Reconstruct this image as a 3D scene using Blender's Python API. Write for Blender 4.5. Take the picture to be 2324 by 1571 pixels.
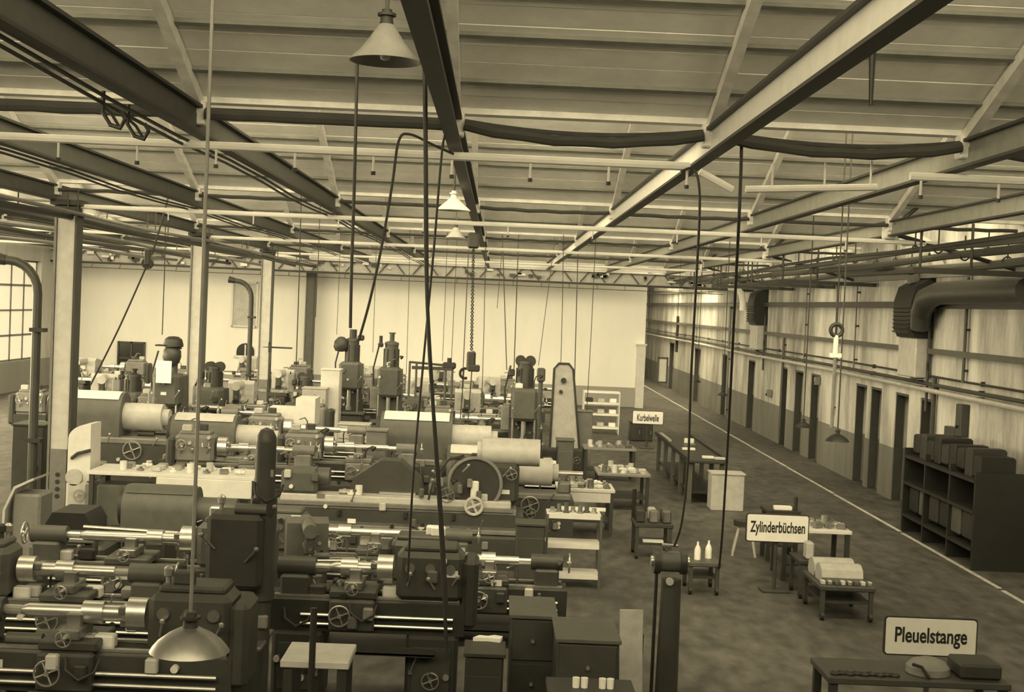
import bpy, math, random
from mathutils import Vector, Matrix
random.seed(7)
for o in list(bpy.data.objects): bpy.data.objects.remove(o)
scn = bpy.context.scene
COL = scn.collection

# ------------------------------------------------------------------ camera
F, IW, IH, CZ = 3050.0, 2324, 1571, 3.6
yc = Vector(((1131-IW/2)/F, -(690-IH/2)/F, 1.0)).normalized()
rho = math.radians(2.45)
xc = Vector((math.cos(rho), -math.sin(rho), 0.0)); xc = (xc - yc*xc.dot(yc)).normalized()
zc = xc.cross(yc)
if zc.y < 0: zc = -zc
# world axes expressed as (right, up, forward) of the camera
right = Vector((xc.x, yc.x, zc.x)); up = Vector((xc.y, yc.y, zc.y)); fwd = Vector((xc.z, yc.z, zc.z))
cam = bpy.data.cameras.new('camera'); camo = bpy.data.objects.new('camera', cam); COL.objects.link(camo)
m = Matrix((right, up, -fwd)).transposed().to_4x4(); m.translation = Vector((0, 0, CZ)); camo.matrix_world = m
cam.sensor_fit = 'HORIZONTAL'; cam.sensor_width = 36.0; cam.lens = F/IW*36.0
cam.clip_start = 0.05; cam.clip_end = 300
scn.camera = camo

def ray(px, py):
    a, b = (px-IW/2)/F, -(py-IH/2)/F
    return right*a + up*b + fwd
def P(px, py, Y):
    "point at depth Y behind a photo pixel"
    d = ray(px, py); t = Y/d.y
    return Vector((d.x*t, Y, CZ+d.z*t))
def G(px, py, z=0.0):
    "point of the floor (or of level z) behind a photo pixel"
    d = ray(px, py); t = (z-CZ)/d.z
    return Vector((d.x*t, d.y*t, z))
def WX(px, py, X=8.05):
    "point of the right wall behind a photo pixel"
    d = ray(px, py); t = X/d.x
    return Vector((X, d.y*t, CZ+d.z*t))

# ------------------------------------------------------------------ view, world, large lights
vs = scn.view_settings
vs.view_transform = 'Standard'; vs.look = 'None'; vs.gamma = 1.0; vs.use_curve_mapping = False
vs.exposure = 0.0
TINT = (1.0, 0.835, 0.50)
w = bpy.data.worlds.new('world'); scn.world = w; w.use_nodes = True
bg = w.node_tree.nodes['Background']; bg.inputs[0].default_value = (*TINT, 1); bg.inputs[1].default_value = 0.30

V0, BAY, ZB = 11.26, 9.4, 5.04         # first roof valley, bay length, beam level
SL = 0.385                               # slope of the saw-tooth roof
XL, XR = -16.0, 8.05
def area(name, loc, direction, sx, sy, e, spread=math.pi):
    l = bpy.data.lights.new(name, 'AREA'); l.shape = 'RECTANGLE'; l.size = sx; l.size_y = sy
    l.energy = e; l.color = TINT; l.spread = spread
    o = bpy.data.objects.new(name, l); COL.objects.link(o); o.location = loc
    o.rotation_euler = Vector(direction).to_track_quat('-Z', 'Y').to_euler()
    return o
SKY = [120, 1150, 1550, 1500, 1500, 1150, 1000, 1000]
for i in range(-2, 6):
    yv = V0 + BAY*i                      # glazing stands above each valley, facing the next bay
    xl = XL if yv < 48 else 5.5
    area('roof_daylight', ((xl+XR)/2, yv+0.42, ZB+2.0), (0, 1, -0.04), XR-xl-0.4, 3.0, SKY[i+2])
for j in range(5):
    area('window_daylight', (XL+0.35, 6+BAY*j, 2.6), (1, 0, -0.05), 6.0, 3.2, [60, 430, 1000, 700, 130][j])

# ------------------------------------------------------------------ materials
MATS = {}
def mat(name, v, rough=0.6, metal=0.0, var=0.15, scale=6.0, tint=(1, 1, 0.97), bump=0.0, spec=0.4):
    if name in MATS: return MATS[name]
    mt = bpy.data.materials.new(name); mt.use_nodes = True
    nt = mt.node_tree; p = nt.nodes['Principled BSDF']
    tc = nt.nodes.new('ShaderNodeTexCoord'); nz = nt.nodes.new('ShaderNodeTexNoise')
    nz.inputs['Scale'].default_value = scale; nz.inputs['Detail'].default_value = 5; nz.inputs['Roughness'].default_value = 0.65
    nt.links.new(tc.outputs['Object'], nz.inputs['Vector'])
    cr = nt.nodes.new('ShaderNodeValToRGB')
    lo, hi = v*(1-var), min(v*(1+var), 0.95)
    cr.color_ramp.elements[0].position = 0.3; cr.color_ramp.elements[1].position = 0.7
    cr.color_ramp.elements[0].color = (lo*tint[0], lo*tint[1], lo*tint[2], 1)
    cr.color_ramp.elements[1].color = (hi*tint[0], hi*tint[1], hi*tint[2], 1)
    nt.links.new(nz.outputs['Fac'], cr.inputs[0]); nt.links.new(cr.outputs[0], p.inputs['Base Color'])
    p.inputs['Roughness'].default_value = rough; p.inputs['Metallic'].default_value = metal
    p.inputs['Specular IOR Level'].default_value = spec
    if bump:
        bp = nt.nodes.new('ShaderNodeBump'); bp.inputs['Strength'].default_value = bump; bp.inputs['Distance'].default_value = 0.01
        nt.links.new(nz.outputs['Fac'], bp.inputs['Height']); nt.links.new(bp.outputs[0], p.inputs['Normal'])
    MATS[name] = mt; return mt
GREEN = (0.97, 1.0, 0.92)
mat('black', 0.02, 0.5, tint=GREEN); mat('dark', 0.035, 0.5, tint=GREEN); mat('iron', 0.052, 0.45, tint=GREEN)
mat('iron_mid', 0.09, 0.5, tint=GREEN); mat('paint_grey', 0.18, 0.45); mat('paint_light', 0.45, 0.45)
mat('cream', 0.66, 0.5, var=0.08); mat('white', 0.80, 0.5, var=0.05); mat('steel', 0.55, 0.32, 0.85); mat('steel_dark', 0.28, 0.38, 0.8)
mat('brass', 0.45, 0.35, 0.8); mat('wood', 0.22, 0.7, scale=12); mat('wood_light', 0.42, 0.7, scale=12)
mat('rubber', 0.03, 0.6); mat('sack', 0.40, 0.9, bump=0.4); mat('paper', 0.85, 0.8, var=0.04); mat('roof_board', 0.78, 0.75, var=0.1, scale=2.5)
mat('beam_web_shaded', 0.075, 0.55, tint=GREEN); mat('beam_web_lit', 0.22, 0.55, tint=GREEN); mat('roof_beam', 0.04, 0.55, tint=GREEN); mat('beam_light', 0.2, 0.6, tint=GREEN); mat('rafter', 0.72, 0.6); mat('pipe_dark', 0.045, 0.5, tint=GREEN)
mat('column_paint', 0.5, 0.6, var=.12); mat('enamel', 0.30, 0.35); mat('ink', 0.02, 0.6); mat('glassy_dark', 0.03, 0.15); mat('floor_line', 0.50, 0.8, var=0.35, scale=9)

def floor_mat():
    mt = mat('floor', 0.15, 0.62, var=0.0, spec=0.3); nt = mt.node_tree; p = nt.nodes['Principled BSDF']
    tc = nt.nodes['Texture Coordinate']
    n1 = nt.nodes.new('ShaderNodeTexNoise'); n1.inputs['Scale'].default_value = 0.5; n1.inputs['Detail'].default_value = 8; n1.inputs['Roughness'].default_value = 0.7
    n2 = nt.nodes.new('ShaderNodeTexNoise'); n2.inputs['Scale'].default_value = 5; n2.inputs['Detail'].default_value = 6
    mp = nt.nodes.new('ShaderNodeMapping'); mp.inputs['Scale'].default_value = (1, 0.45, 1)
    nt.links.new(tc.outputs['Object'], mp.inputs[0]); nt.links.new(mp.outputs[0], n1.inputs[0]); nt.links.new(mp.outputs[0], n2.inputs[0])
    mx = nt.nodes.new('ShaderNodeMath'); mx.operation = 'MULTIPLY'
    nt.links.new(n1.outputs['Fac'], mx.inputs[0]); nt.links.new(n2.outputs['Fac'], mx.inputs[1])
    cr = nt.nodes.new('ShaderNodeValToRGB'); cr.color_ramp.elements[0].position = 0.12; cr.color_ramp.elements[1].position = 0.42
    cr.color_ramp.elements[0].color = (0.04, 0.04, 0.037, 1); cr.color_ramp.elements[1].color = (0.145, 0.142, 0.133, 1)
    nt.links.new(mx.outputs[0], cr.inputs[0]); nt.links.new(cr.outputs[0], p.inputs['Base Color'])
    return mt
floor_mat()
def wall_mat(name, top, dado, h, streak):
    mt = mat(name, top, 0.8, var=0.0); nt = mt.node_tree; p = nt.nodes['Principled BSDF']
    geo = nt.nodes.new('ShaderNodeNewGeometry'); sp = nt.nodes.new('ShaderNodeSeparateXYZ'); nt.links.new(geo.outputs['Position'], sp.inputs[0])
    gt = nt.nodes.new('ShaderNodeMath'); gt.operation = 'GREATER_THAN'; gt.inputs[1].default_value = h; nt.links.new(sp.outputs['Z'], gt.inputs[0])
    mp = nt.nodes.new('ShaderNodeMapping'); mp.inputs['Scale'].default_value = (0.8, 0.8, 0.2); nt.links.new(geo.outputs['Position'], mp.inputs[0])
    nz = nt.nodes.new('ShaderNodeTexNoise'); nz.inputs['Scale'].default_value = 1.3; nz.inputs['Detail'].default_value = 8; nz.inputs['Roughness'].default_value = 0.7
    nt.links.new(mp.outputs[0], nz.inputs[0])
    cr = nt.nodes.new('ShaderNodeValToRGB'); cr.color_ramp.elements[0].position = 0.32; cr.color_ramp.elements[1].position = 0.6
    a = top*(1-streak); cr.color_ramp.elements[0].color = (a, a, a*.96, 1); cr.color_ramp.elements[1].color = (top, top, top*.97, 1)
    nt.links.new(nz.outputs['Fac'], cr.inputs[0])
    cd = nt.nodes.new('ShaderNodeValToRGB'); cd.color_ramp.elements[0].position = 0.3; cd.color_ramp.elements[1].position = 0.65
    b = dado*(1-streak*.6); cd.color_ramp.elements[0].color = (b, b, b*.95, 1); cd.color_ramp.elements[1].color = (dado, dado, dado*.95, 1)
    nt.links.new(nz.outputs['Fac'], cd.inputs[0])
    mx = nt.nodes.new('ShaderNodeMix'); mx.data_type = 'RGBA'
    nt.links.new(gt.outputs[0], mx.inputs[0]); nt.links.new(cd.outputs[0], mx.inputs[6]); nt.links.new(cr.outputs[0], mx.inputs[7])
    nt.links.new(mx.outputs[2], p.inputs['Base Color'])
    return mt
wall_mat('wall_right', 0.68, 0.24, 1.05, 0.72); wall_mat('wall_far', 0.86, 0.34, 0.72, 0.06); wall_mat('wall_left', 0.6, 0.3, 1.0, 0.3)
def emit_mat(name, col, s):
    mt = bpy.data.materials.new(name); mt.use_nodes = True; nt = mt.node_tree; p = nt.nodes['Principled BSDF']
    p.inputs['Base Color'].default_value = (*col, 1); p.inputs['Emission Color'].default_value = (*TINT, 1); p.inputs['Emission Strength'].default_value = s
    p.inputs['Roughness'].default_value = 0.4; MATS[name] = mt
emit_mat('lit_pane', (.7, .7, .7), 0.55)
M = MATS

# ------------------------------------------------------------------ mesh helpers
class B:
    def __init__(s): s.v = []; s.f = []
    def add(s, vs, fs, mtx=None):
        o = len(s.v)
        s.v += [tuple(mtx @ Vector(q)) if mtx else tuple(q) for q in vs]
        s.f += [tuple(i+o for i in f) for f in fs]; return s
    def box(s, c, d, ch=0.0, rot=None):
        hx, hy, hz = d[0]/2, d[1]/2, d[2]/2
        T = Matrix.Translation(Vector(c))
        if rot is not None:
            T = T @ (Matrix.Rotation(rot, 4, 'Z') if isinstance(rot, (int, float)) else Matrix.Rotation(rot[1], 4, rot[0]))
        if ch <= 0:
            vs = [(x*hx, y*hy, z*hz) for x in (-1, 1) for y in (-1, 1) for z in (-1, 1)]
            fs = [(0, 1, 3, 2), (4, 6, 7, 5), (0, 4, 5, 1), (2, 3, 7, 6), (0, 2, 6, 4), (1, 5, 7, 3)]
            return s.add(vs, fs, T)
        ch = min(ch, hx*.9, hy*.9, hz*.9); h = (hx, hy, hz); vs = []; idx = {}
        for sx in (-1, 1):
            for sy in (-1, 1):
                for sz in (-1, 1):
                    for a in range(3):
                        q = [sx*hx, sy*hy, sz*hz]
                        for b in range(3):
                            if b != a: q[b] -= (sx, sy, sz)[b]*ch
                        idx[(sx, sy, sz, a)] = len(vs); vs.append(tuple(q))
        fs = []
        for a in range(3):
            b, c2 = (a+1) % 3, (a+2) % 3
            for sg in (-1, 1):
                r = []
                for (p, q) in ((-1, -1), (1, -1), (1, 1), (-1, 1)):
                    k = [0, 0, 0]; k[a] = sg; k[b] = p; k[c2] = q; r.append(idx[(*k, a)])
                fs.append(tuple(r if sg > 0 else r[::-1]))
            for p in (-1, 1):
                for q in (-1, 1):
                    k0 = [0, 0, 0]; k1 = [0, 0, 0]; k0[a] = -1; k1[a] = 1
                    for k in (k0, k1): k[b] = p; k[c2] = q
                    r = [idx[(*k0, b)], idx[(*k1, b)], idx[(*k1, c2)], idx[(*k0, c2)]]
                    fs.append(tuple(r if p*q > 0 else r[::-1]))
        for sx in (-1, 1):
            for sy in (-1, 1):
                for sz in (-1, 1):
                    r = [idx[(sx, sy, sz, a)] for a in range(3)]
                    fs.append(tuple(r if sx*sy*sz > 0 else r[::-1]))
        return s.add(vs, fs, T)
    def cyl(s, p0, p1, r0, r1=None, n=14, caps=True):
        p0, p1 = Vector(p0), Vector(p1); r1 = r0 if r1 is None else r1
        ax = (p1-p0).normalized(); u = ax.orthogonal().normalized(); v = ax.cross(u); vs = []
        for (p, r) in ((p0, r0), (p1, r1)):
            for i in range(n):
                a = 2*math.pi*i/n; vs.append(p+(u*math.cos(a)+v*math.sin(a))*r)
        fs = [(i, (i+1) % n, n+(i+1) % n, n+i) for i in range(n)]
        if caps: fs += [tuple(range(n))[::-1], tuple(range(n, 2*n))]
        return s.add(vs, fs)
    def tube(s, pts, r, n=6):
        pts = [Vector(p) for p in pts]; k = len(pts); vs = []; u = None
        for j, p in enumerate(pts):
            t = (pts[min(j+1, k-1)]-pts[max(j-1, 0)]).normalized()
            if u is None: u = t.orthogonal().normalized()
            u = (u - t*u.dot(t)).normalized(); v = t.cross(u)
            rr = r[j] if isinstance(r, (list, tuple)) else r
            for i in range(n):
                a = 2*math.pi*i/n; vs.append(p+(u*math.cos(a)+v*math.sin(a))*rr)
        fs = [(j*n+i, j*n+(i+1) % n, (j+1)*n+(i+1) % n, (j+1)*n+i) for j in range(k-1) for i in range(n)]
        fs += [tuple(range(n))[::-1], tuple(range((k-1)*n, k*n))]
        return s.add(vs, fs)
    def lathe(s, prof, c=(0, 0, 0), axis='Z', n=24):
        R = {'Z': Matrix.Identity(4), 'X': Matrix.Rotation(math.pi/2, 4, 'Y'), 'Y': Matrix.Rotation(-math.pi/2, 4, 'X')}[axis]
        T = Matrix.Translation(Vector(c)) @ R; k = len(prof); vs = []
        for (r, h) in prof:
            for i in range(n):
                a = 2*math.pi*i/n; vs.append((max(r, 1e-4)*math.cos(a), max(r, 1e-4)*math.sin(a), h))
        fs = [(j*n+i, j*n+(i+1) % n, (j+1)*n+(i+1) % n, (j+1)*n+i) for j in range(k-1) for i in range(n)]
        return s.add(vs, fs, T)
    def prism(s, poly, lo, hi, axis='X'):
        "polygon in the two other axes, extruded along axis"
        n = len(poly)
        def q(a, b, t): return (t, a, b) if axis == 'X' else ((a, t, b) if axis == 'Y' else (a, b, t))
        vs = [q(a, b, lo) for a, b in poly]+[q(a, b, hi) for a, b in poly]
        fs = [(i, (i+1) % n, n+(i+1) % n, n+i) for i in range(n)]+[tuple(range(n))[::-1], tuple(range(n, 2*n))]
        return s.add(vs, fs)
    def ring(s, c, R, r, axis='Y', n=20, m=6):
        pts = []
        c = Vector(c)
        for i in range(n):
            a = 2*math.pi*i/n; ca, sa = math.cos(a), math.sin(a)
            e = {'Y': Vector((ca, 0, sa)), 'X': Vector((0, ca, sa)), 'Z': Vector((ca, sa, 0))}[axis]
            w_ = {'Y': Vector((0, 1, 0)), 'X': Vector((1, 0, 0)), 'Z': Vector((0, 0, 1))}[axis]
            for j in range(m):
                b = 2*math.pi*j/m; pts.append(c+e*(R+r*math.cos(b))+w_*r*math.sin(b))
        fs = [(i*m+j, ((i+1) % n)*m+j, ((i+1) % n)*m+(j+1) % m, i*m+(j+1) % m) for i in range(n) for j in range(m)]
        return s.add(pts, fs)
    def wheel(s, c, R, axis='Y', r=None, spokes=4):
        r = r or R*0.09; s.ring(c, R, r, axis); c = Vector(c)
        ex = {'Y': (Vector((1, 0, 0)), Vector((0, 0, 1)), Vector((0, 1, 0))), 'X': (Vector((0, 1, 0)), Vector((0, 0, 1)), Vector((1, 0, 0))), 'Z': (Vector((1, 0, 0)), Vector((0, 1, 0)), Vector((0, 0, 1)))}[axis]
        for i in range(spokes):
            a = 2*math.pi*i/spokes+.4; s.cyl(c, c+(ex[0]*math.cos(a)+ex[1]*math.sin(a))*R, r*.8, n=6)
        s.cyl(c-ex[2]*R*.2, c+ex[2]*R*.2, R*.2, n=10); return s
    def mesh(s, name):
        me = bpy.data.meshes.new(name); me.from_pydata(s.v, [], s.f); me.validate()
        import bmesh
        bm = bmesh.new(); bm.from_mesh(me); bmesh.ops.recalc_face_normals(bm, faces=bm.faces); bm.to_mesh(me); bm.free()
        me.shade_smooth()
        try: me.set_sharp_from_angle(angle=math.radians(35))
        except Exception: pass
        return me
def link(name, me, m_, parent=None):
    if m_ and not me.materials: me.materials.append(M[m_])
    o = bpy.data.objects.new(name, me); COL.objects.link(o)
    if parent: o.parent = parent
    return o
def part(name, b, m_, parent, label=None):
    o = link(name, b.mesh(name), m_, parent)
    if label: o['label'] = label
    return o
def tag(o, label, cat, group=None):
    o['label'] = label; o['category'] = cat
    if group: o['group'] = group
    return o
def solo(name, b, m_, label, cat, group=None, loc=(0, 0, 0), rz=0.0):
    o = link(name, b.mesh(name), m_); o.location = loc; o.rotation_euler = (0, 0, rz)
    return tag(o, label, cat, group)
def thing(name, label, cat, loc=(0, 0, 0), rz=0.0, group=None, sc=1.0):
    o = bpy.data.objects.new(name, None); COL.objects.link(o); o.location = loc; o.rotation_euler = (0, 0, rz); o.scale = (sc, sc, sc)
    o.empty_display_size = 0.1
    return tag(o, label, cat, group)
def struct(name, b, m_, label=None, parent=None):
    o = link(name, b.mesh(name), m_, parent)
    if parent is None:
        o['kind'] = 'structure'
        if label: o['label'] = label
    return o
def sroot(name, label):
    o = bpy.data.objects.new(name, None); COL.objects.link(o); o['kind'] = 'structure'; o['label'] = label; return o
def dup(root, loc, rz=0.0, label=None, group=None, sc=None):
    r = root.copy(); COL.objects.link(r); r.location = loc; r.rotation_euler = (0, 0, rz)
    if sc: r.scale = (sc, sc, sc)
    if label: r['label'] = label
    if group: r['group'] = group
    for ch in list(root.children):
        c = ch.copy(); COL.objects.link(c); c.parent = r
        for g in list(ch.children):
            d = g.copy(); COL.objects.link(d); d.parent = c
    return r

# ================================================================== SETTING
b = B(); b.box((-4, 36, -0.1), (24.6, 80, 0.2)); struct('floor', b, 'floor', 'worn dark concrete workshop floor')
line_root = sroot('trim_1', 'thin pale line painted along the aisle floor')
for k in range(14):
    y0 = 9+4.6*k; b = B(); b.box((7.0+0.012*k, y0+2.25, 0.003), (0.065, 4.45, 0.006)); part('line_segment', b, 'floor_line', line_root)
# ---- right wall with door openings
doors_px = [(2089, 2112, 1000), (2031, 2056, 1000), (1975, 1995, 985), (1941, 1962, 975), (1839, 1857, 940), (1803, 1819, 930), (1772, 1783, 915), (1697, 1711, 880), (1639, 1652, 850), (1576, 1589, 830), (1519, 1529, 815)]
openings = []
for a, c, y in doors_px:
    y1 = WX(a, y).y; y0 = WX(c, y).y; openings.append((y0-0.05, y1+0.12))
openings.sort()
DH = 2.18
b = B(); yprev = -4.0
for (y0, y1) in openings:
    b.box((XR+0.25, (yprev+y0)/2, DH/2), (0.5, y0-yprev, DH)); yprev = y1
b.box((XR+0.25, (yprev+74)/2, DH/2), (0.5, 74-yprev, DH))
b.box((XR+0.25, 35, DH+(9.4-DH)/2), (0.5, 78, 9.4-DH))
struct('wall_right', b, 'wall_right', 'stained pale plaster wall with darker dado along the aisle')
for n, (y0, y1) in enumerate(openings):
    d = sroot('door_%d' % (n+1), 'dark narrow doorway in the right wall')
    b = B(); b.box((XR+0.36, (y0+y1)/2, DH/2-0.01), (0.06, y1-y0-0.02, DH-0.03)); part('leaf', b, 'dark', d)
    b = B(); b.cyl((XR+0.30, y0+0.12, 1.02), (XR+0.33, y0+0.12, 1.02), 0.02, n=8); part('door_handle', b, 'steel_dark', d)
    b = B()
    for y in (y0+0.02, y1-0.02): b.box((XR+0.1, y, DH/2), (0.16, 0.036, DH-0.02))
    b.box((XR+0.1, (y0+y1)/2, DH-0.03), (0.16, y1-y0-.08, 0.05)); part('frame', b, 'iron', d)
# ledges and pilaster strips on the wall
tn = 2
for z, h, d_, m_ in ((3.07, 0.10, 0.10, 'iron_mid'), (3.92, 0.13, 0.14, 'iron'), (4.5, 0.16, 0.12, 'paint_grey')):
    b = B(); b.box((XR-d_/2-.001, 35, z), (d_, 77, h)); struct('trim_%d' % tn, b, m_, 'sooty ledge running along the right wall'); tn += 1
# ---- far wall, left wall, back wall
b = B(); b.box((-5.27, 49.75, 4.6), (21.46, 0.5, 9.2)); struct('wall_far', b, 'wall_far', 'bright whitewashed end wall with a darker base')
b = B(); b.box((6.8, 73.75, 4.6), (3.0, 0.5, 9.2)); b.box((5.21, 62, 4.6), (0.5, 23.9, 9.2)); struct('wall_aisle_end', b, 'wall_far', 'pale end walls of the receding aisle')
b = B(); b.box((5.32, 49.35, 1.15), (0.30, 0.28, 2.3)); b.box((5.32, 49.35, 2.33), (0.38, 0.34, 0.06)); struct('trim_%d' % tn, b, 'cream', 'pale stub pillar at the corner of the end wall'); tn += 1
b = B(); b.box((-4, -3.75, 4.6), (24.6, 0.5, 9.2)); struct('wall_back', b, 'wall_left', 'pale wall behind the viewpoint')
b = B()
b.box((XL-.25, 23, 0.5), (0.5, 53, 1.0)); b.box((XL-.25, 23, 6.8), (0.5, 53, 4.8))
for j in range(6): b.box((XL-.25, 1.3+BAY*j, 2.7), (0.5, 2.2, 3.4))
b.box((XL-.25, -1.7, 2.7), (0.5, 4.0, 3.4))
struct('wall_left', b, 'wall_left', 'pale side wall with tall windows on the left')
wn = 1
for j in range(5):
    d = sroot('window_%d' % wn, 'tall frosted window of many panes in the left wall'); wn += 1
    y0, y1, z0, z1 = 2.4+BAY*j, 9.6+BAY*j, 1.0, 4.4
    b = B()
    for k in range(7): b.box((XL-.2, y0+(y1-y0)*k/6, (z0+z1)/2), (0.08, 0.07, z1-z0))
    for k in range(5): b.box((XL-.2, (y0+y1)/2, z0+.03+(z1-z0-.06)*k/4), (0.08, y1-y0, 0.06))
    part('frame', b, 'paint_grey', d)
    pm = None
    for k in range(6):
        for q in range(4):
            yy = y0+(y1-y0)*(k+.5)/6; zz = z0+(z1-z0)*(q+.5)/4
            if pm is None:
                b = B(); b.box((0, 0, 0), (0.02, (y1-y0)/6-.06, (z1-z0)/4-.06)); pm = b.mesh('pane')
            o = link('pane', pm, 'lit_pane', d); o.location = (XL-.2, yy, zz)
# windows of the far wall
def far_window(x0, y0p, x1, y1p, nx, nz, label, pane='glassy_dark', arch=False, fr='iron'):
    global wn
    a = P(x0, y0p, 49.49); c = P(x1, y1p, 49.49)
    d = sroot('window_%d' % wn, label); wn += 1
    X0, X1, Z0, Z1 = a.x, c.x, c.z, a.z
    W_, H_ = X1-X0, Z1-Z0
    if arch:
        b = B(); pts = [(X0, Z0), (X1, Z0)]+[((X0+X1)/2+W_/2*math.cos(t*math.pi/8), Z0+H_*.35+H_*.65*math.sin(t*math.pi/8)) for t in range(9)]
        b.prism(pts, 49.44, 49.48, 'Y'); part('pane', b, pane, d)
        b = B(); b.box(((X0+X1)/2, 49.43, (Z0+Z1)/2-.03), (.05, .05, H_-.06)); b.box(((X0+X1)/2, 49.46, Z0-.04), (W_+.2, .08, .08)); part('frame', b, 'cream', d)
        return
    for i in range(nx):
        for k in range(nz):
            b = B(); b.box((X0+W_*(i+.5)/nx, 49.46, Z0+H_*(k+.5)/nz), (W_/nx-.05, .03, H_/nz-.05)); part('pane', b, pane, d)
    b = B()
    for i in range(nx+1): b.box((X0+W_*i/nx, 49.44, (Z0+Z1)/2), (.06, .07, H_+.06))
    for k in range(nz+1): b.box(((X0+X1)/2, 49.44, Z0+H_*k/nz), (W_, .07, .06))
    part('frame', b, fr, d)
far_window(270, 776, 327, 850, 2, 2, 'dark small window in the bright end wall')
far_window(530, 640, 582, 742, 1, 1, 'closed grey blind panel on the bright end wall', 'paint_light', fr='cream')
far_window(538, 778, 577, 808, 1, 1, 'dark arched opening in the bright end wall', arch=True)
far_window(1494, 812, 1512, 868, 1, 1, 'pale panel in the aisle', 'cream', fr='iron_mid')

b = B(); b.box((-4, -1.6, 1.95), (24.0, 3.6, .12)); struct('floor_gallery', b, 'wood', 'unseen wooden gallery deck added below the viewpoint')  # unseen standing deck, added to block light and darken the foreground
# ---- saw-tooth roof
BX = [-0.42+2.13*k for k in range(-7, 4)]         # beam lines
XS = [-16.0]+[x for x in BX if x > -15.8]+[8.05]
NB = 7
for i in range(-1, NB):
    yv = V0+BAY*i; near = i in (0, 1)
    xa = XL if yv < 50 else 5.46
    slope = sroot('ceiling' if i == -1 else 'ceiling_slope', 'grey boarded slope of the saw-tooth roof')
    slope.location = (0, yv, ZB+0.17)
    ang = math.atan(SL)
    step, nrow = (0.262, 10) if near else (0.55, 4)
    rows = [(step*k, step*(k+1)-0.012) for k in range(nrow)]
    rows.append((step*nrow, 9.0/math.cos(ang)))
    xs = [x for x in XS if x >= xa-.01] if near else [xa, XR]
    mcache = {}
    for (s0, s1) in rows:
        for k in range(len(xs)-1):
            key = (round(s1-s0, 3), round(xs[k+1]-xs[k], 3))
            if key not in mcache:
                b = B(); b.box((0, 0, 0), (key[1]-.004, key[0], 0.03)); mcache[key] = b.mesh('roof_board')
            o = link('roof_board', mcache[key], 'roof_board', slope)
            sm = (s0+s1)/2
            o.location = ((xs[k]+xs[k+1])/2, -sm*math.cos(ang), sm*math.sin(ang)+random.uniform(-.003, .003)*near)
            o.rotation_euler = (-ang, 0, 0)
    # purlins (dark) and rafters (white)
    for s_ in ((0.52, 1.2, 1.75, 3.2, 5.0) if near else (0.7, 2.0, 4.0)):
        b = B(); b.box(((xa+XR)/2, -s_*math.cos(ang), s_*math.sin(ang)-0.035), (XR-xa, 0.05, 0.035), rot=('X', -ang)); part('purlin', b, 'beam_light', slope)
    rm = None
    for x in XS[1:-1]:
        if x < xa: continue
        if rm is None:
            b = B(); b.box((0, -4.6*math.cos(ang), 4.6*math.sin(ang)-.085), (0.085, 9.2, 0.10), rot=('X', -ang)); rm = b.mesh('rafter')
        o = link('rafter', rm, 'rafter', slope); o.location.x = x
    # fascia / gutter
    b = B(); b.box(((xa+XR)/2, 0.03, 0.02), (XR-xa, 0.16, 0.13)); b.box(((xa+XR)/2, -0.07, 0.075), (XR-xa, 0.05, 0.02)); part('gutter', b, 'rafter', slope)
    # glazing over the valley, rising to the next ridge
    if i < NB-1:
        gl = sroot('window_%d' % wn, 'roof glazing above the valley gutter'); wn += 1
        gl.location = (0, yv, ZB+.2); n = 12; W_ = XR-xa; pm = None
        for k in range(n):
            if pm is None:
                b = B(); b.prism([(.1, .1), (.12, .1), (.40, 3.45), (.38, 3.45)], -W_/n/2+.03, W_/n/2-.03, 'X'); pm = b.mesh('pane')
            o = link('pane', pm, 'lit_pane', gl); o.location.x = xa+W_*(k+.5)/n
        b = B()
        for k in range(n+1): b.prism([(.07, .1), (.13, .1), (.42, 3.5), (.36, 3.5)], xa+W_*k/n-.025, xa+W_*k/n+.025, 'X')
        part('frame', b, 'paint_grey', gl)
        b = B(); b.box(((xa+XR)/2, .4, 3.56), (W_, .25, .12)); part('ridge', b, 'rafter', gl)

# ================================================================== ROOF STEEL
def ibeam(b, x, y0, y1, z, h=0.24, wd=0.115, tw=0.02):
    ym, L = (y0+y1)/2, y1-y0
    b.box((x, ym, z+h/2-.012), (wd, L, .024)); b.box((x, ym, z-h/2+.012), (wd, L, .024))
bl = {0: 'dark riveted roof beam seen almost end-on over the centre', 1: 'roof beam right of centre with web painted pale as if lit', -1: 'thick roof beam sweeping from the upper left corner',
      2: 'roof beam second to the right of centre', 3: 'roof beam near the right wall', -2: 'roof beam second to the left of centre', -3: 'roof beam carried by the row of tall columns'}
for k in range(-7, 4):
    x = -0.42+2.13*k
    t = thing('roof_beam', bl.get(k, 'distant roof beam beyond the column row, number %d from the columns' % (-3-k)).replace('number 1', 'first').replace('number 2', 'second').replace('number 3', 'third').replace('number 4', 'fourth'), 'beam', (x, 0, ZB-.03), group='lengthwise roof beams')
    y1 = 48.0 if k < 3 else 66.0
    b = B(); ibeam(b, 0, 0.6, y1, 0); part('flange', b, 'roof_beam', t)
    b = B(); b.box((0, (.6+y1)/2, 0), (.02, y1-.6, .194)); part('web', b, 'cream' if k == 1 else ('beam_web_lit' if k > 1 else 'beam_web_shaded'), t)  # light from the left put into web colours: right ones paler, left darker
    for i in range(0, 5 if k < 3 else 6):
        yv = V0+BAY*i-.04
        b = B(); b.box((0.0, yv-.02, .06), (.15, .16, .2), .012); b.cyl((0, yv-.12, .07), (0, yv-.1, .07), .025, n=8); part('bracket', b, 'rafter', t)
    if k in (-1, -2):
        b = B()
        for q in range(2): b.tube([(-.09-.04*q, 1+j*2.0, -.15-.03*q-.02*math.sin(j*1.7)) for j in range(24)], .014, 6)
        part('conduit', b, 'pipe_dark', t)
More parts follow.
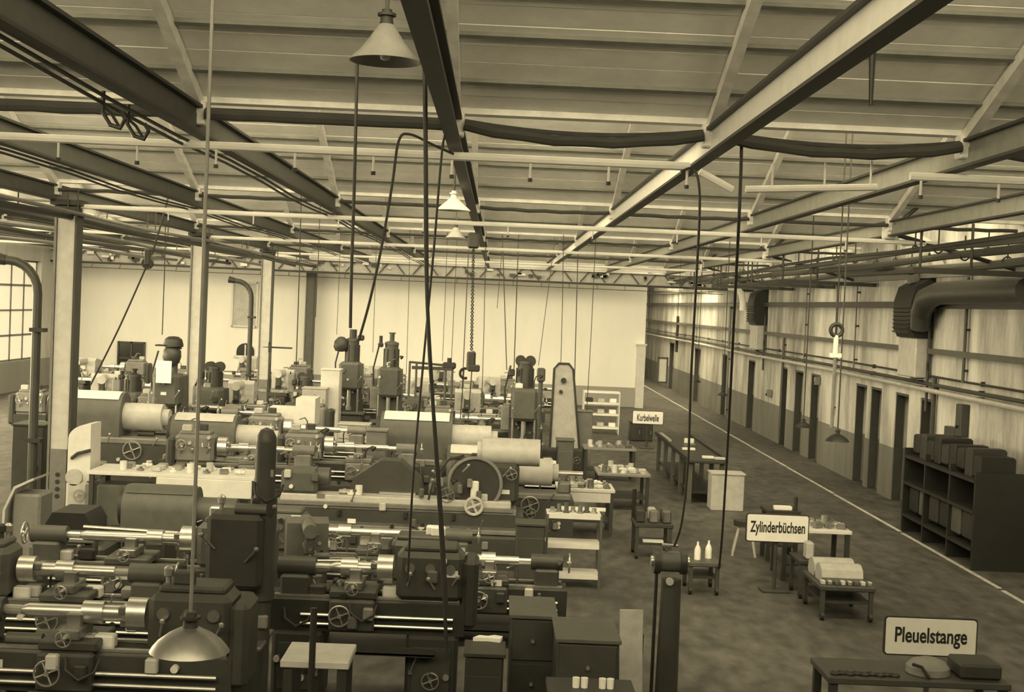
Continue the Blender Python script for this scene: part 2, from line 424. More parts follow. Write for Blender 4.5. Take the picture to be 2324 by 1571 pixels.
# dark sagging cable bundles / pipes along the valleys
prev = None
XE = [XL+.1]+[x for x in BX if x > XL+.5]+[XR-.1]
bundle_names = {0: 'nearest', 1: 'second', 2: 'third', 3: 'fourth', 4: 'farthest'}
for i in range(5):
    yv = V0+BAY*i
    t = thing('cable_bundle', 'dark sagging cable bundle along the %s roof valley' % bundle_names[i], 'cable', (0, yv-.17, ZB), group='cables along the roof valleys')
    for s_ in range(len(XE)-1):
        a, c = XE[s_]+.08, XE[s_+1]-.08
        sag = 0.0 if a < -1 else (.09 if a < 7 else .02)
        if i: sag *= .15
        b = B(); r = .045 if i == 0 else .028
        b.tube([(a+(c-a)*j/8, 0, .01-sag*4*(j/8)*(1-j/8)+.006*math.sin(j*3+s_)) for j in range(9)], r, 8)
        if i == 0: b.tube([(a+(c-a)*j/8, .05, .055-sag*3*(j/8)*(1-j/8)) for j in range(9)], .018, 6)
        part('cable_length', b, 'pipe_dark', t)
    # white rail below
    t = thing('light_rail', 'white rail with short drop rods below the %s roof valley' % bundle_names[i], 'rail', (0, yv, 4.815), group='white rails below the valleys')
    segs = [(XL+.1, 1.55), (3.4, XR-.2)] if i == 0 else [(XL+.1, XR-.2)]
    for (a, c) in segs:
        b = B(); b.cyl((a, 0, 0), (c, 0, 0), .036, n=8); part('rail', b, 'white', t)
    if i < 2:
        x = XL+.5; rmesh = None
        while x < XR-.4:
            if i == 1 or any(a < x < c for a, c in segs):
                rd = B(); rd.cyl((0, 0, -.03), (0, 0, -.16), .011, n=6)
                if rmesh is None: rmesh = rd.mesh('drop_rod'); sk = B(); sk.cyl((0, 0, -.155), (0, 0, -.185), .02, n=8); smesh = sk.mesh('socket')
                o = link('drop_rod', rmesh, 'cream', t); o.location.x = x
                q = link('socket', smesh, 'dark', o)
            x += .655 if i == 0 else 1.3
b = B(); b.tube([P(1588, 390, 11.27), P(1662, 431, 11.3)], .032, 8); solo('light_rail', b, 'white', 'slanting white rail piece right of the centre beam', 'rail')
t = thing('light_rail', 'lowered white rail length at the upper right', 'rail', P(1692, 430, 11.3))
e = P(1990, 425, 11.3)-P(1692, 430, 11.3)
b = B(); b.cyl((0, 0, 0), e, .03, n=8); part('rail', b, 'white', t)
for f in (.2, .6, .95):
    b = B(); b.cyl(e*f, e*f+Vector((0, 0, .22)), .009, n=6); part('hanger', b, 'cream', t)
# lattice girder across the far end
gy = 48.2
t = thing('lattice_girder', 'long pale riveted girder crossing the hall before the end wall', 'girder', (0, gy, 0))
b = B(); b.box((-4, 0, 5.02), (24, .22, .14)); b.box((-4, -.02, 4.90), (24, .3, .03)); part('top_chord', b, 'cream', t)
b = B(); b.box((-4, 0, 4.46), (24, .26, .07)); part('bottom_rail', b, 'dark', t)
b = B(); b.box((-4, .05, 4.69), (24, .03, .40)); part('web_plate', b, 'paint_light', t)
pm = None
for k in range(40):
    b = B(); x = -15.7+.6*k
    b.cyl((x, -.05, 4.52), (x+.3, -.05, 4.88), .022, n=5) if k % 2 else b.cyl((x, -.05, 4.88), (x+.3, -.05, 4.52), .022, n=5)
    part('brace', b, 'iron_mid', t)
for k in range(56):
    x = -15.6+random.random()*23.2; b = B(); s_ = random.uniform(.06, .28); b.box((x, -.1, random.uniform(4.58, 4.84)), (s_, .08, random.uniform(.04, .14)))
    part('fitting', b, random.choice(['dark', 'iron', 'white', 'iron_mid', 'cream']), t)
t = thing('overhead_wire', 'thin trolley wire strung below the far girder', 'wire', (0, gy-.3, 0))
b = B(); b.cyl((-15.8, 0, 4.28), (8, 0, 4.28), .011, n=5); part('wire', b, 'dark', t)
for k in range(24):
    b = B(); b.cyl((-15.5+k, 0, 4.28), (-15.5+k, .2, 4.42), .01, n=5); part('dropper', b, 'dark', t)

# ---- columns on the left
pos = ['nearest tall steel column on the left', 'second tall steel column on the left', 'third tall steel column, beside the curved pipe', 'far dark steel column against the bright wall']
for n in range(4):
    yv = V0+BAY*(n+1); x = -6.81+(.2, .12, .03, 0)[n]
    t = thing('steel_column', pos[n], 'column', (x, yv, 0), group='column row')
    b = B(); b.box((0, -.10, 2.42), (.26, .04, 4.84)); part('web', b, 'column_paint' if n < 3 else 'iron_mid', t)  # farthest web coloured dark to imitate its silhouette against the bright wall
    for s_ in (-1, 1):
        b = B(); b.box((s_*.155, 0, 2.42), (.035, .30, 4.84)); part('flange', b, 'paint_grey' if s_ < 0 else 'iron', t)  # right flange coloured darker, its shaded side put into the paint
    b = B(); b.box((0, -.135, .55), (.25, .03, 1.1)); part('guard_plate', b, 'paint_grey', t)
    b = B(); b.box((0, 0, 4.86), (.46, .40, .08)); b.box((0, 0, 4.74), (.36, .32, .16), .02); part('capital', b, 'dark', t)
    b = B(); b.box((0, 0, .02), (.5, .45, .04)); part('base_plate', b, 'iron', t)
    if n == 0:
        for q in range(4):
            b = B(); b.cyl((0, -.16, .38+.11*q), (0, -.15, .38+.11*q), .035, n=10); part('stencil_mark', b, 'dark', t)
    if n in (0, 2):
        t2 = thing('curved_pipe', 'dark curved exhaust pipe beside the %s column' % ('nearest' if n == 0 else 'third'), 'pipe', (x-.46, yv+.05, 0))
        b = B(); pts = [(-.55, 0, 3.95)]+[(-.45+.45*math.sin(a), 0, 3.45+.5*math.cos(a)) for a in [j*math.pi/12 for j in range(7)]]+[(0, 0, 2.6), (0, 0, 0.0)]
        b.tube(pts, .07, 10); part('pipe', b, 'iron', t2)
        for z in (1.2, 2.9):
            b = B(); b.box((.03, 0, z), (.22, .2, .06)); part('clamp', b, 'dark', t2)
        b = B(); b.cyl((-.68, 0, 3.98), (-.5, 0, 3.95), .1, .08, n=10); part('mouth', b, 'dark', t2)
    if n == 2:
        t2 = thing('bracket_arm', 'thin horizontal arm on the third column', 'bracket', (x+.16, yv-.1, 2.05)); b = B(); b.cyl((-.2, 0, 0), (.65, 0, 0), .025, n=8); part('arm', b, 'iron', t2)
        b = B(); b.box((0, 0, 0), (.08, .1, .3)); part('plate', b, 'dark', t2)
for k, (xx, z, r) in enumerate([(-6.55, 4.62, .05), (-6.4, 4.69, .03), (-7.3, 4.68, .05), (-8.2, 4.6, .045), (-9.6, 4.64, .05), (-11.5, 4.65, .045)]):
    lab = ['pipe slung under the beams just right of the columns', 'thin conduit above the pipe at the columns', 'pipe slung just left of the columns', 'pipe slung second left of the columns', 'pipe slung third left of the columns', 'pipe slung farthest left under the roof'][k]
    t = thing('overhead_pipe', lab, 'pipe', (xx, 0, z), group='pipes left')
    b = B(); b.tube([(0, 2+j*4.6, .03*math.sin(j*2.1+k)) for j in range(11)], r, 8); part('pipe', b, 'pipe_dark' if k % 2 == 0 else 'paint_grey', t)
    for j in range(1, 10):
        b = B(); b.cyl((0, 2+j*4.6, 0), (0, 2+j*4.6, .38), .012, n=5); part('hanger', b, 'dark', t)
for k, (xx, z, r, m_) in enumerate([(6.55, 4.70, .05, 'iron_mid'), (6.95, 4.62, .06, 'iron'), (7.3, 4.70, .045, 'paint_grey'), (7.6, 4.55, .07, 'iron_mid'), (6.2, 4.70, .03, 'dark')]):
    lab = ['grey pipe along the ceiling near the right wall', 'dark thick pipe along the ceiling near the right wall', 'pale pipe along the ceiling near the right wall', 'lowest pipe hugging the right wall below the ceiling', 'thin dark conduit beside the right-hand beam'][k]
    t = thing('overhead_pipe', lab, 'pipe', (xx, 0, z), group='pipes right')
    b = B(); b.tube([(.03*math.sin(j), 3+j*4.46, .03*math.sin(j*1.9+k)) for j in range(11)], r, 8); part('pipe', b, m_, t)
    for j in range(9):
        b = B(); b.cyl((0, 6+j*4.7, 0), (0, 6+j*4.7, .3), .012, n=5); b.ring((0, 6+j*4.7, 0), r+.01, .012, 'Y', 10, 5); part('hanger', b, 'dark', t)
for n, (yy) in enumerate([V0+BAY*1, V0+BAY*2, V0+BAY*3]):
    t = thing('roof_strut', ['nearest', 'middle', 'farthest'][n]+' dark strut from the right beam to the wall', 'strut', (5.97, yy, 4.95))
    b = B(); b.cyl((0, 0, 0), (2.06, .0, -.5), .035, n=8); b.cyl((0, -.3, .1), (.5, -.3, .55), .03, n=8); part('rod', b, 'dark', t)
    b = B(); b.box((0, 0, 0), (.2, .2, .2), .02); part('joint', b, 'rafter', t)

# ---- pipes, conduits, heaters on the right wall
for k, (z, r, m_, d_) in enumerate([(2.47, .035, 'iron', .08), (2.36, .045, 'paint_light', .1), (2.62, .02, 'dark', .05)]):
    t = thing('wall_pipe', ['dark pipe above the doors on the right wall', 'pale thicker pipe just above the doors', 'thin conduit above the door pipes'][k], 'pipe', (XR-d_, 0, z), group='wall pipes')
    b = B(); b.tube([(0, 5+j*4.5, .012*math.sin(j*1.3)) for j in range(16)], r, 8); part('pipe', b, m_, t)
    for j in range(20):
        b = B(); b.box((d_/2, 6+j*3.2, 0), (d_+.02, .05, .08)); part('clip', b, 'dark', t)
for k, (px, py, z0, z1, m_, r) in enumerate([(2128, 900, .0, 2.6, 'iron', .045), (2112, 1100, .0, 1.3, 'cream', .04), (1907, 700, 1.3, 4.6, 'iron', .03), (1782, 830, .2, 3.0, 'iron_mid', .04), (1833, 760, 2.4, 4.4, 'paint_grey', .02), (1950, 720, 2.5, 4.4, 'paint_grey', .02), (1660, 760, 0.1, 4.0, 'paint_grey', .04), (1540, 760, 1.8, 3.4, 'dark', .06), (2200, 760, 2.6, 4.4, 'iron_mid', .03)]):
    y = WX(px, py).y
    t = thing('downpipe', ['dark downpipe at the nearest door', 'pale short downpipe below the switch boxes', 'conduit running down past the wall lamp', 'grey downpipe between two doors', 'thin cable on upper wall by first heater', 'thin cable on upper wall between the heaters', 'pale downpipe far along the wall', 'dark stub pipe at the far end of the wall', 'thin grey conduit above the near rack'][k], 'pipe', (XR-.07, y, 0), group='vertical wall pipes')
    b = B(); b.cyl((0, 0, z0), (0, 0, z1), r, n=8); part('pipe', b, m_, t)
    for z in (z0+.2, (z0+z1)/2, z1-.2):
        b = B(); b.box((.03, 0, z), (.08, r*2+.04, .04)); part('clip', b, 'dark', t)
def heater(px, py, label, s=1.0):
    y = WX(px, py).y
    t = thing('wall_heater', label, 'heater', (XR, y, 0))
    b = B(); b.box((-.16, 0, 2.93), (.30, .86*s, .74), .02); part('lower_casing', b, 'paint_light', t)
    b = B(); b.prism([(-.02, 3.3), (-.34, 3.3), (-.42, 3.45), (-.44, 3.95), (-.36, 4.25), (-.02, 4.45)], -.44*s, .44*s, 'Y'); part('hood', b, 'black', t)
    for k in range(7):
        b = B(); b.box((-.45, 0, 3.4+.075*k), (.03, .78*s, .02), rot=('Y', .5)); part('louvre', b, 'dark', t)
    b = B(); b.box((-.2, -.3*s, 2.62), (.2, .2, .16), .01); part('control_box', b, 'dark', t)
    b = B(); b.tube([(-.2, .1, 4.35), (-.28, .1, 4.6), (-.5, .3, 4.72), (-.6, .9, 4.74), (-.6, 1.6, 4.74)], .13, 10); part('duct_elbow', b, 'paint_grey', t)
    for z in (2.56, 3.3):
        b = B(); b.cyl((-.08, -.47*s, z-.6), (-.08, -.47*s, z+.3), .03, n=8); part('feed_pipe', b, 'iron', t)
    return t
heater(2097, 750, 'large wall heater with black curved hood, nearest on the right wall', 1.25)
heater(1735, 710, 'wall heater with black hood, middle of the right wall', 1.2)
b = B(); c = WX(2225, 640); b.tube([(.04, 2.2, -.5), (.02, 2.1, -.2), (-.02, 1.7, .05), (-.05, 1.0, .14), (-.05, -.5, .15), (-.05, -3.0, .15)], [.17, .19, .21, .2, .2, .2], 12)
solo('duct', b, 'iron', 'dark fat bent air duct at the upper right edge', 'duct', loc=c+Vector((-.32, 0, -.34)))
b = B(); c = WX(2150, 570); b.tube([(-.6, .6, .2), (-.5, .2, .2), (-.3, 0, .05), (-.15, 0, -.3)], .12, 10); solo('duct', b, 'paint_light', 'pale bent duct elbow above the near heater', 'duct', loc=c)
b = B(); c = P(1660, 662, 40); b.tube([(-.1, 0, .12), (.15, 0, .1), (.3, 0, -.05), (.36, 0, -.3), (.36, 0, -.55)], .1, 10); solo('duct', b, 'white', 'white arched duct elbow at the right end of the far girder', 'duct', loc=c)
# switch boxes
for k, (px, py, w_, h_, lab) in enumerate([(2172, 992, .5, .34, 'grey switch box on the wall above the dark rack'), (2194, 955, .28, .55, 'tall dark fuse box above the dark rack'), (2122, 1035, .22, .26, 'small switch box on the downpipe'), (1862, 865, .14, .2, 'tiny socket box near the middle doors'), (1752, 893, .2, .2, 'small tap fitting between far doors')]):
    c = WX(px, py); t = thing('switch_box', lab, 'box', c)
    b = B(); b.box((-.08, 0, 0), (.14, w_, h_), .012); part('case', b, 'iron' if k < 2 else 'paint_grey', t)
    b = B(); b.cyl((-.15, 0, -h_*.2), (-.19, 0, -h_*.2), .025, n=8); part('knob', b, 'black', t)

# ================================================================== LAMPS
def pendant(c, Rr, label, ztop, m_='enamel', hood='wide', rod=.012, rodm='iron', group='pendant lamps'):
    t = thing('pendant_lamp', label, 'lamp', c, group=group)
    H_ = Rr*.62 if hood == 'wide' else (Rr*1.05 if hood == 'cone' else Rr*.75)
    prof = {'wide': [(.14, 1.0), (.3, .93), (.55, .72), (.8, .42), (.95, .14), (1.0, 0), (.98, 0), (.92, .12), (.5, .62), (.12, .9)],
            'cone': [(.16, 1.0), (.24, .93), (.45, .62), (.7, .3), (.92, .1), (1.0, 0), (.97, 0), (.66, .26), (.2, .85)],
            'bell': [(.16, 1.0), (.28, .9), (.42, .7), (.6, .5), (.9, .14), (1.0, 0), (.97, 0), (.55, .48), (.12, .9)]}[hood]
    b = B(); b.lathe([(r*Rr, h*H_) for r, h in prof]); part('shade', b, m_, t)
    b = B(); b.cyl((0, 0, H_*.92), (0, 0, H_+Rr*.38), Rr*.2, Rr*.14, n=12); b.cyl((0, 0, H_+Rr*.2), (0, 0, H_+Rr*.27), Rr*.26, n=12); part('socket', b, 'dark' if m_ != 'cream' else 'white', t)
    b = B(); b.lathe([(0.0, 0.02*Rr), (Rr*.12, .06*Rr), (Rr*.17, Rr*.2), (Rr*.1, Rr*.4), (.05*Rr, Rr*.5)], n=12); part('bulb', b, 'white', t)
    b = B(); b.cyl((0, 0, H_+Rr*.3), (0, 0, ztop-c[2]), rod, n=8); part('stem', b, rodm, t)
    return t
def roofz(Y):
    i = math.ceil((Y-V0)/BAY); return ZB+.17+SL*(V0+BAY*i-Y)
c = P(430, 1478, 7.6); pendant(c, .225, 'large dome lamp low in the left foreground on a long stem', roofz(7.6), 'steel_dark', 'wide', .011, 'paint_grey')
c = P(874, 140, 8.3); pendant(c, .222, 'big conical lamp under the roof at the top of the picture', roofz(8.3), 'enamel', 'cone')
c = P(1029, 478, 15.5); pendant(c, .20, 'pale lamp with white socket hanging left of the centre beam', roofz(15.5), 'cream', 'bell')
c = P(1034, 540, 24); pendant(c, .18, 'small grey lamp hanging behind the pale lamp', roofz(24), 'enamel', 'cone')
for k, (px, py, Y, R_, lab) in enumerate([(1900, 1002, 16, .145, 'dark enamel lamp on a stem above the right aisle, nearest'), (1823, 970, 21, .135, 'dark enamel lamp above the right aisle, second'), (1640, 898, 30, .125, 'dark enamel lamp above the right aisle, third'), (1582, 868, 38, .12, 'dark enamel lamp above the right aisle, farthest')]):
    c = P(px, py, Y); pendant(c, R_, lab, roofz(Y)-.02, 'black', 'wide', .009, 'iron', 'aisle lamps')
c = P(1897, 780, 15.9)
t = thing('lamp_pulley', 'round dark pulley fitting over the nearest aisle lamp', 'pulley', c); b = B(); b.ring((0, 0, .16), .07, .025, 'Y', 16, 8); part('ring', b, 'dark', t)
b = B(); b.cyl((0, 0, .1), (0, 0, -.12), .03, n=8); b.box((0, 0, -.14), (.14, .05, .05)); part('insulator', b, 'white', t)
b = B(); b.cyl((0, 0, .2), (0, 0, roofz(15.9)-c.z-.02), .008, n=6); part('cord', b, 'dark', t)
b = B(); b.cyl((0, 0, -.15), (0, 0, -1.0), .022, n=8); part('tube', b, 'paint_grey', t)

# ================================================================== HANGING CABLES
def cable(pts, r, label, m_='rubber', group='hanging cables', nsub=6):
    q = [P(*p) for p in pts]; out = []
    for j in range(len(q)-1):
        p0 = q[max(j-1, 0)]; p1 = q[j]; p2 = q[j+1]; p3 = q[min(j+2, len(q)-1)]
        for s_ in range(nsub):
            u = s_/nsub
            out.append(.5*((2*p1)+(p2-p0)*u+(2*p0-5*p1+4*p2-p3)*u*u+(3*p1-p0-3*p2+p3)*u**3))
    out.append(q[-1])
    o = q[0].copy(); b = B(); b.tube([p-o for p in out], r, 6)
    return solo('hanging_cable', b, m_, label, 'cable', group, loc=o)
cable([(959, -105, 9.2), (965, 300, 9.2), (968, 640, 9.2), (985, 960, 9.3), (1000, 1200, 9.4), (1015, 1500, 9.5)], .014, 'thick dark cable hanging through the centre to the foreground lathe')
cable([(965, -40, 9.6), (968, 400, 9.6), (972, 760, 9.6), (988, 980, 9.6), (1004, 1200, 9.6), (1014, 1380, 9.6)], .012, 'second dark cable twisted beside the thick centre cable')
cable([(1024, 318, 11), (1006, 322, 11), (985, 560, 11), (960, 830, 11), (938, 1080, 11), (925, 1320, 11.2)], .010, 'dark cable slanting left from the centre beam')
cable([(1030, 350, 11.1), (985, 330, 11.1), (930, 305, 11.1), (905, 320, 11.1), (890, 420, 11.1), (866, 560, 11.1), (840, 680, 11.1), (815, 770, 11.1)], .011, 'looped cable left of the centre beam')
cable([(811, 135, 10.6), (804, 420, 10.6), (798, 600, 10.6), (795, 745, 10.6)], .014, 'straight conduit hanging from the roof over the tall machine', 'iron')
cable([(1545, 390, 11.2), (1575, 385, 11.2), (1588, 450, 11.2), (1580, 640, 11.4), (1568, 860, 11.7), (1562, 1040, 11.9), (1548, 1180, 12), (1530, 1240, 12.1)], .011, 'cable curving from the right beam down to the pedestal grinder')
cable([(1683, 330, 11.16), (1681, 400, 11.16), (1676, 520, 11.2), (1667, 700, 12.6), (1652, 1000, 15), (1640, 1200, 16.4), (1632, 1290, 17)], .014, 'long cable dropping to the small cart in the aisle')
cable([(417, 310, 22), (376, 470, 22), (346, 575, 22)], .018, 'rope from the left beam to the dark pulley')
cable([(338, 592, 22), (270, 745, 22), (205, 875, 22)], .016, 'rope running down from the dark pulley')
c = P(335, 598, 22); t = thing('pulley', 'dark pulley block hanging under the roof on the left', 'pulley', c)
b = B(); b.cyl((0, -.05, 0), (0, .05, 0), .09, n=14); part('sheave', b, 'black', t); b = B(); b.box((0, 0, .1), (.08, .14, .26), .01); part('yoke', b, 'dark', t)
WIRES = [(682, 470, 672, 830, 28), (726, 470, 716, 720, 28), (1036, 560, 1024, 830, 33), (1060, 640, 1048, 900, 34), (1098, 640, 1092, 960, 30), (1140, 640, 1128, 700, 36), (1172, 560, 1166, 850, 32), (1272, 640, 1222, 830, 33), (1276, 600, 1272, 850, 30), (1304, 600, 1303, 900, 33), (1352, 540, 1330, 960, 30), (1545, 600, 1536, 760, 40), (372, 600, 368, 760, 30), (850, 620, 846, 800, 36), (925, 660, 922, 850, 38), (1120, 660, 1150, 840, 34), (768, 640, 764, 760, 38), (1010, 660, 1004, 820, 38)]
wrank = {k: n for n, k in enumerate(sorted(range(len(WIRES)), key=lambda q: WIRES[q][2]))}
for k, (xa, ya, xb, yb, Y) in enumerate(WIRES):
    a, c = P(xa, ya, Y), P(xb, yb, Y); a.z = roofz(Y)-.03; b = B(); b.tube([a-a, (c-a)*.5+Vector((.01, 0, 0)), c-a], .008 if k % 3 else .012, 5)
    ords = ['first', 'second', 'third', 'fourth', 'fifth', 'sixth', 'seventh', 'eighth', 'ninth', 'tenth', 'eleventh', 'twelfth', 'thirteenth', 'fourteenth', 'fifteenth', 'sixteenth', 'seventeenth', 'eighteenth']
    solo('hanging_wire', b, 'dark', 'thin wire before the bright end wall, %s counted from the left' % ords[wrank[k]], 'wire', 'thin wires before the end wall', loc=a)
c = P(1982, 75, 9.6); b = B(); e = P(1976, 240, 9.6)-c; b.tube([(0, 0, 0), e*.5, e], [.03, .022, .014], 8); solo('hanging_bar', b, 'black', 'dark bar hanging from the right beam at the top', 'bar', loc=c)
for k, (px, py, Y) in enumerate([(212, 178, 9.0), (318, 232, 9.6)]):
    c = P(px, py, Y); c.z = 4.9; c.x = -2.68; b = B(); b.tube([(0, 0, 0), (0, 0, -.14), (.05, 0, -.22), (.12, 0, -.24), (.15, 0, -.18), (.12, 0, -.13)], .016, 6); b.tube([(0, 0, -.1), (.06, 0, -.15), (.12, 0, -.24)], .012, 6)
    solo('beam_hook', b, 'black', 'black hook hanging from the upper left beam, %s one' % ['nearer', 'farther'][k], 'hook', loc=c)
for k, (yy, xa_, xb_, z) in enumerate([(19.2, 5.9, 8.0, 4.52), (28.5, 5.9, 8.0, 4.52), (32.0, 5.9, 8.0, 4.52), (36.5, 5.9, 8.0, 4.52), (41.5, 5.9, 8.0, 4.52)]):
    t = thing('pipe_trestle', 'dark pipe trestle at the right-hand ceiling, %s from the viewer' % ['first', 'second', 'third', 'fourth', 'fifth'][k], 'trestle', (xa_, yy, z-.1))
    b = B(); b.box(((xb_-xa_)/2, 0, -.08), (xb_-xa_, .08, .08)); part('bar', b, 'dark', t)
    for f in (.05, .4):
        b = B(); b.cyl(((xb_-xa_)*f, 0, -.08), ((xb_-xa_)*f, 0, .62), .02, n=6); part('hanger', b, 'dark', t)
# chain hoist
c = P(1075, 536, 24); e = P(1070, 800, 24)
t = thing('chain_hoist', 'chain hoist with dark hook block hanging before the bright wall', 'hoist', c)
b = B(); b.box((0, 0, -.08), (.2, .28, .28), .03); part('trolley', b, 'dark', t)
d_ = e-c; n = 64; cm = None
for k in range(n):
    if cm is None:
        cb = B(); cb.ring((0, 0, 0), .02, .010, 'Y', 10, 5); cm = cb.mesh('chain_link')
    o = link('chain_link', cm, 'black', t); o.location = d_*(k/n); o.rotation_euler = (0, 0, (k % 2)*math.pi/2)
b = B(); b.box(d_+Vector((0, 0, -.15)), (.16, .14, .34), .03); b.box(d_+Vector((.05, 0, -.28)), (.22, .16, .12), .02); part('hook_block', b, 'dark', t)
b = B(); b.cyl(d_+Vector((0, 0, .03)), d_+Vector((0, 0, -.05)), .05, n=10); part('swivel', b, 'steel', t)
b = B(); b.tube([d_+Vector((-.1+.09*math.cos(a), 0, -.38+.09*math.sin(a))) for a in [1.2+j*.5 for j in range(9)]], .025, 6); part('hook', b, 'black', t)
for s_ in (-.12, .02): 
    b = B(); b.cyl(d_+Vector((s_, 0, -.3)), d_+Vector((s_-.03, 0, -1.2)), .01, n=5); part('pull_chain', b, 'dark', t)

# small fittings that crowd every machine: shared meshes
FIT = []
def _fits():
    def f(nm, b, m_, side): 
        me = b.mesh(nm); me.materials.append(M[m_]); FIT.append((nm, me, side))
    for m_ in ('steel', 'black', 'paint_light', 'cream'):
        f('knob', B().cyl((0, .01, 0), (0, -.05, 0), .028, n=10), m_, 'F')
    for m_ in ('paper', 'steel', 'cream'):
        f('nameplate', B().box((0, -.004, 0), (.11, .012, .06)), m_, 'F')
    for m_ in ('iron_mid', 'dark', 'paint_grey', 'paint_light'):
        f('valve_block', B().box((0, -.03, 0), (.09, .07, .11), .012), m_, 'F')
    b = B(); b.wheel((0, -.07, 0), .075, 'Y'); b.cyl((0, .01, 0), (0, -.07, 0), .016, n=6); f('small_handwheel', b, 'steel', 'F')
    for m_ in ('steel', 'steel_dark'):
        b = B(); b.cyl((0, .01, 0), (0, -.04, 0), .02, n=8); b.cyl((0, -.04, 0), (.05, -.06, .15), .009, n=6); b.lathe([(0, -.02), (.018, -.01), (.018, .01), (0, .02)], (.05, -.06, .15), n=8); f('lever', b, m_, 'F')
    f('hose_loop', B().tube([(-.12, 0, .05), (-.1, -.06, -.03), (0, -.09, -.09), (.1, -.06, -.04), (.12, 0, .04)], .011, 6), 'rubber', 'F')
    for m_ in ('steel', 'brass', 'dark'):
        f('oil_cup', B().lathe([(0, 0), (.02, 0), (.02, .05), (.035, .06), (.035, .11), (.015, .13), (0, .13)], n=10), m_, 'T')
    for m_ in ('steel', 'paint_light', 'cream', 'iron', 'dark'):
        f('mounted_block', B().box((0, 0, .05), (.15, .11, .1), .014), m_, 'T')
    b = B(); b.cyl((-.13, 0, .045), (.13, 0, .045), .045, n=12); f('small_motor', b, 'iron_mid', 'T')
    b = B(); b.tube([(0, 0, 0), (0, 0, .16), (.03, -.02, .24), (.1, -.05, .27)], .011, 6); b.cyl((.09, -.045, .275), (.14, -.065, .235), .02, .05, n=10); f('work_lamp', b, 'dark', 'T')
    f('coolant_pipe', B().tube([(0, 0, 0), (0, 0, .14), (-.04, -.03, .2), (-.12, -.06, .17)], .012, 6), 'steel_dark', 'T')
_fits()
HOST = {'bed', 'headstock', 'base', 'column', 'spindle_head', 'knee', 'work_table', 'swivel_table', 'slide_table', 'wheel_head', 'body', 'apron', 'leg', 'gear_box', 'table', 'saddle', 'workhead', 'gear_case'}
def clutter(t, n=14):
    hosts = []
    for ch in t.children:
        nm = ch.name.split('.')[0]
        if nm in HOST:
            v = [q.co for q in ch.data.vertices]
            lo = [min(q[i] for q in v) for i in range(3)]; hi = [max(q[i] for q in v) for i in range(3)]
            top_ok = nm not in ('leg', 'apron', 'knee', 'column', 'base', 'slide_table'); 
            hosts.append((lo, hi, top_ok, (hi[0]-lo[0])*(hi[2]-lo[2]), nm in ('column', 'base')))
    if not hosts: return t
    for k in range(n):
        lo, hi, top_ok, _, taper = random.choices(hosts, [h[3]+.05 for h in hosts])[0]
        side = 'T' if top_ok and random.random() < .5 else 'F'
        nm, me, _ = random.choice([q for q in FIT if q[2] == side])
        x = lo[0]+(hi[0]-lo[0])*random.uniform(.1, .9)
        o = link(nm, me, None, t)
        if side == 'T': o.location = (x, lo[1]+(hi[1]-lo[1])*random.uniform(.25, .75), hi[2]-.006)
        else: o.location = (x, lo[1]+(.03 if taper else .004), lo[2]+(hi[2]-lo[2])*random.uniform(.3, .85))
    return t

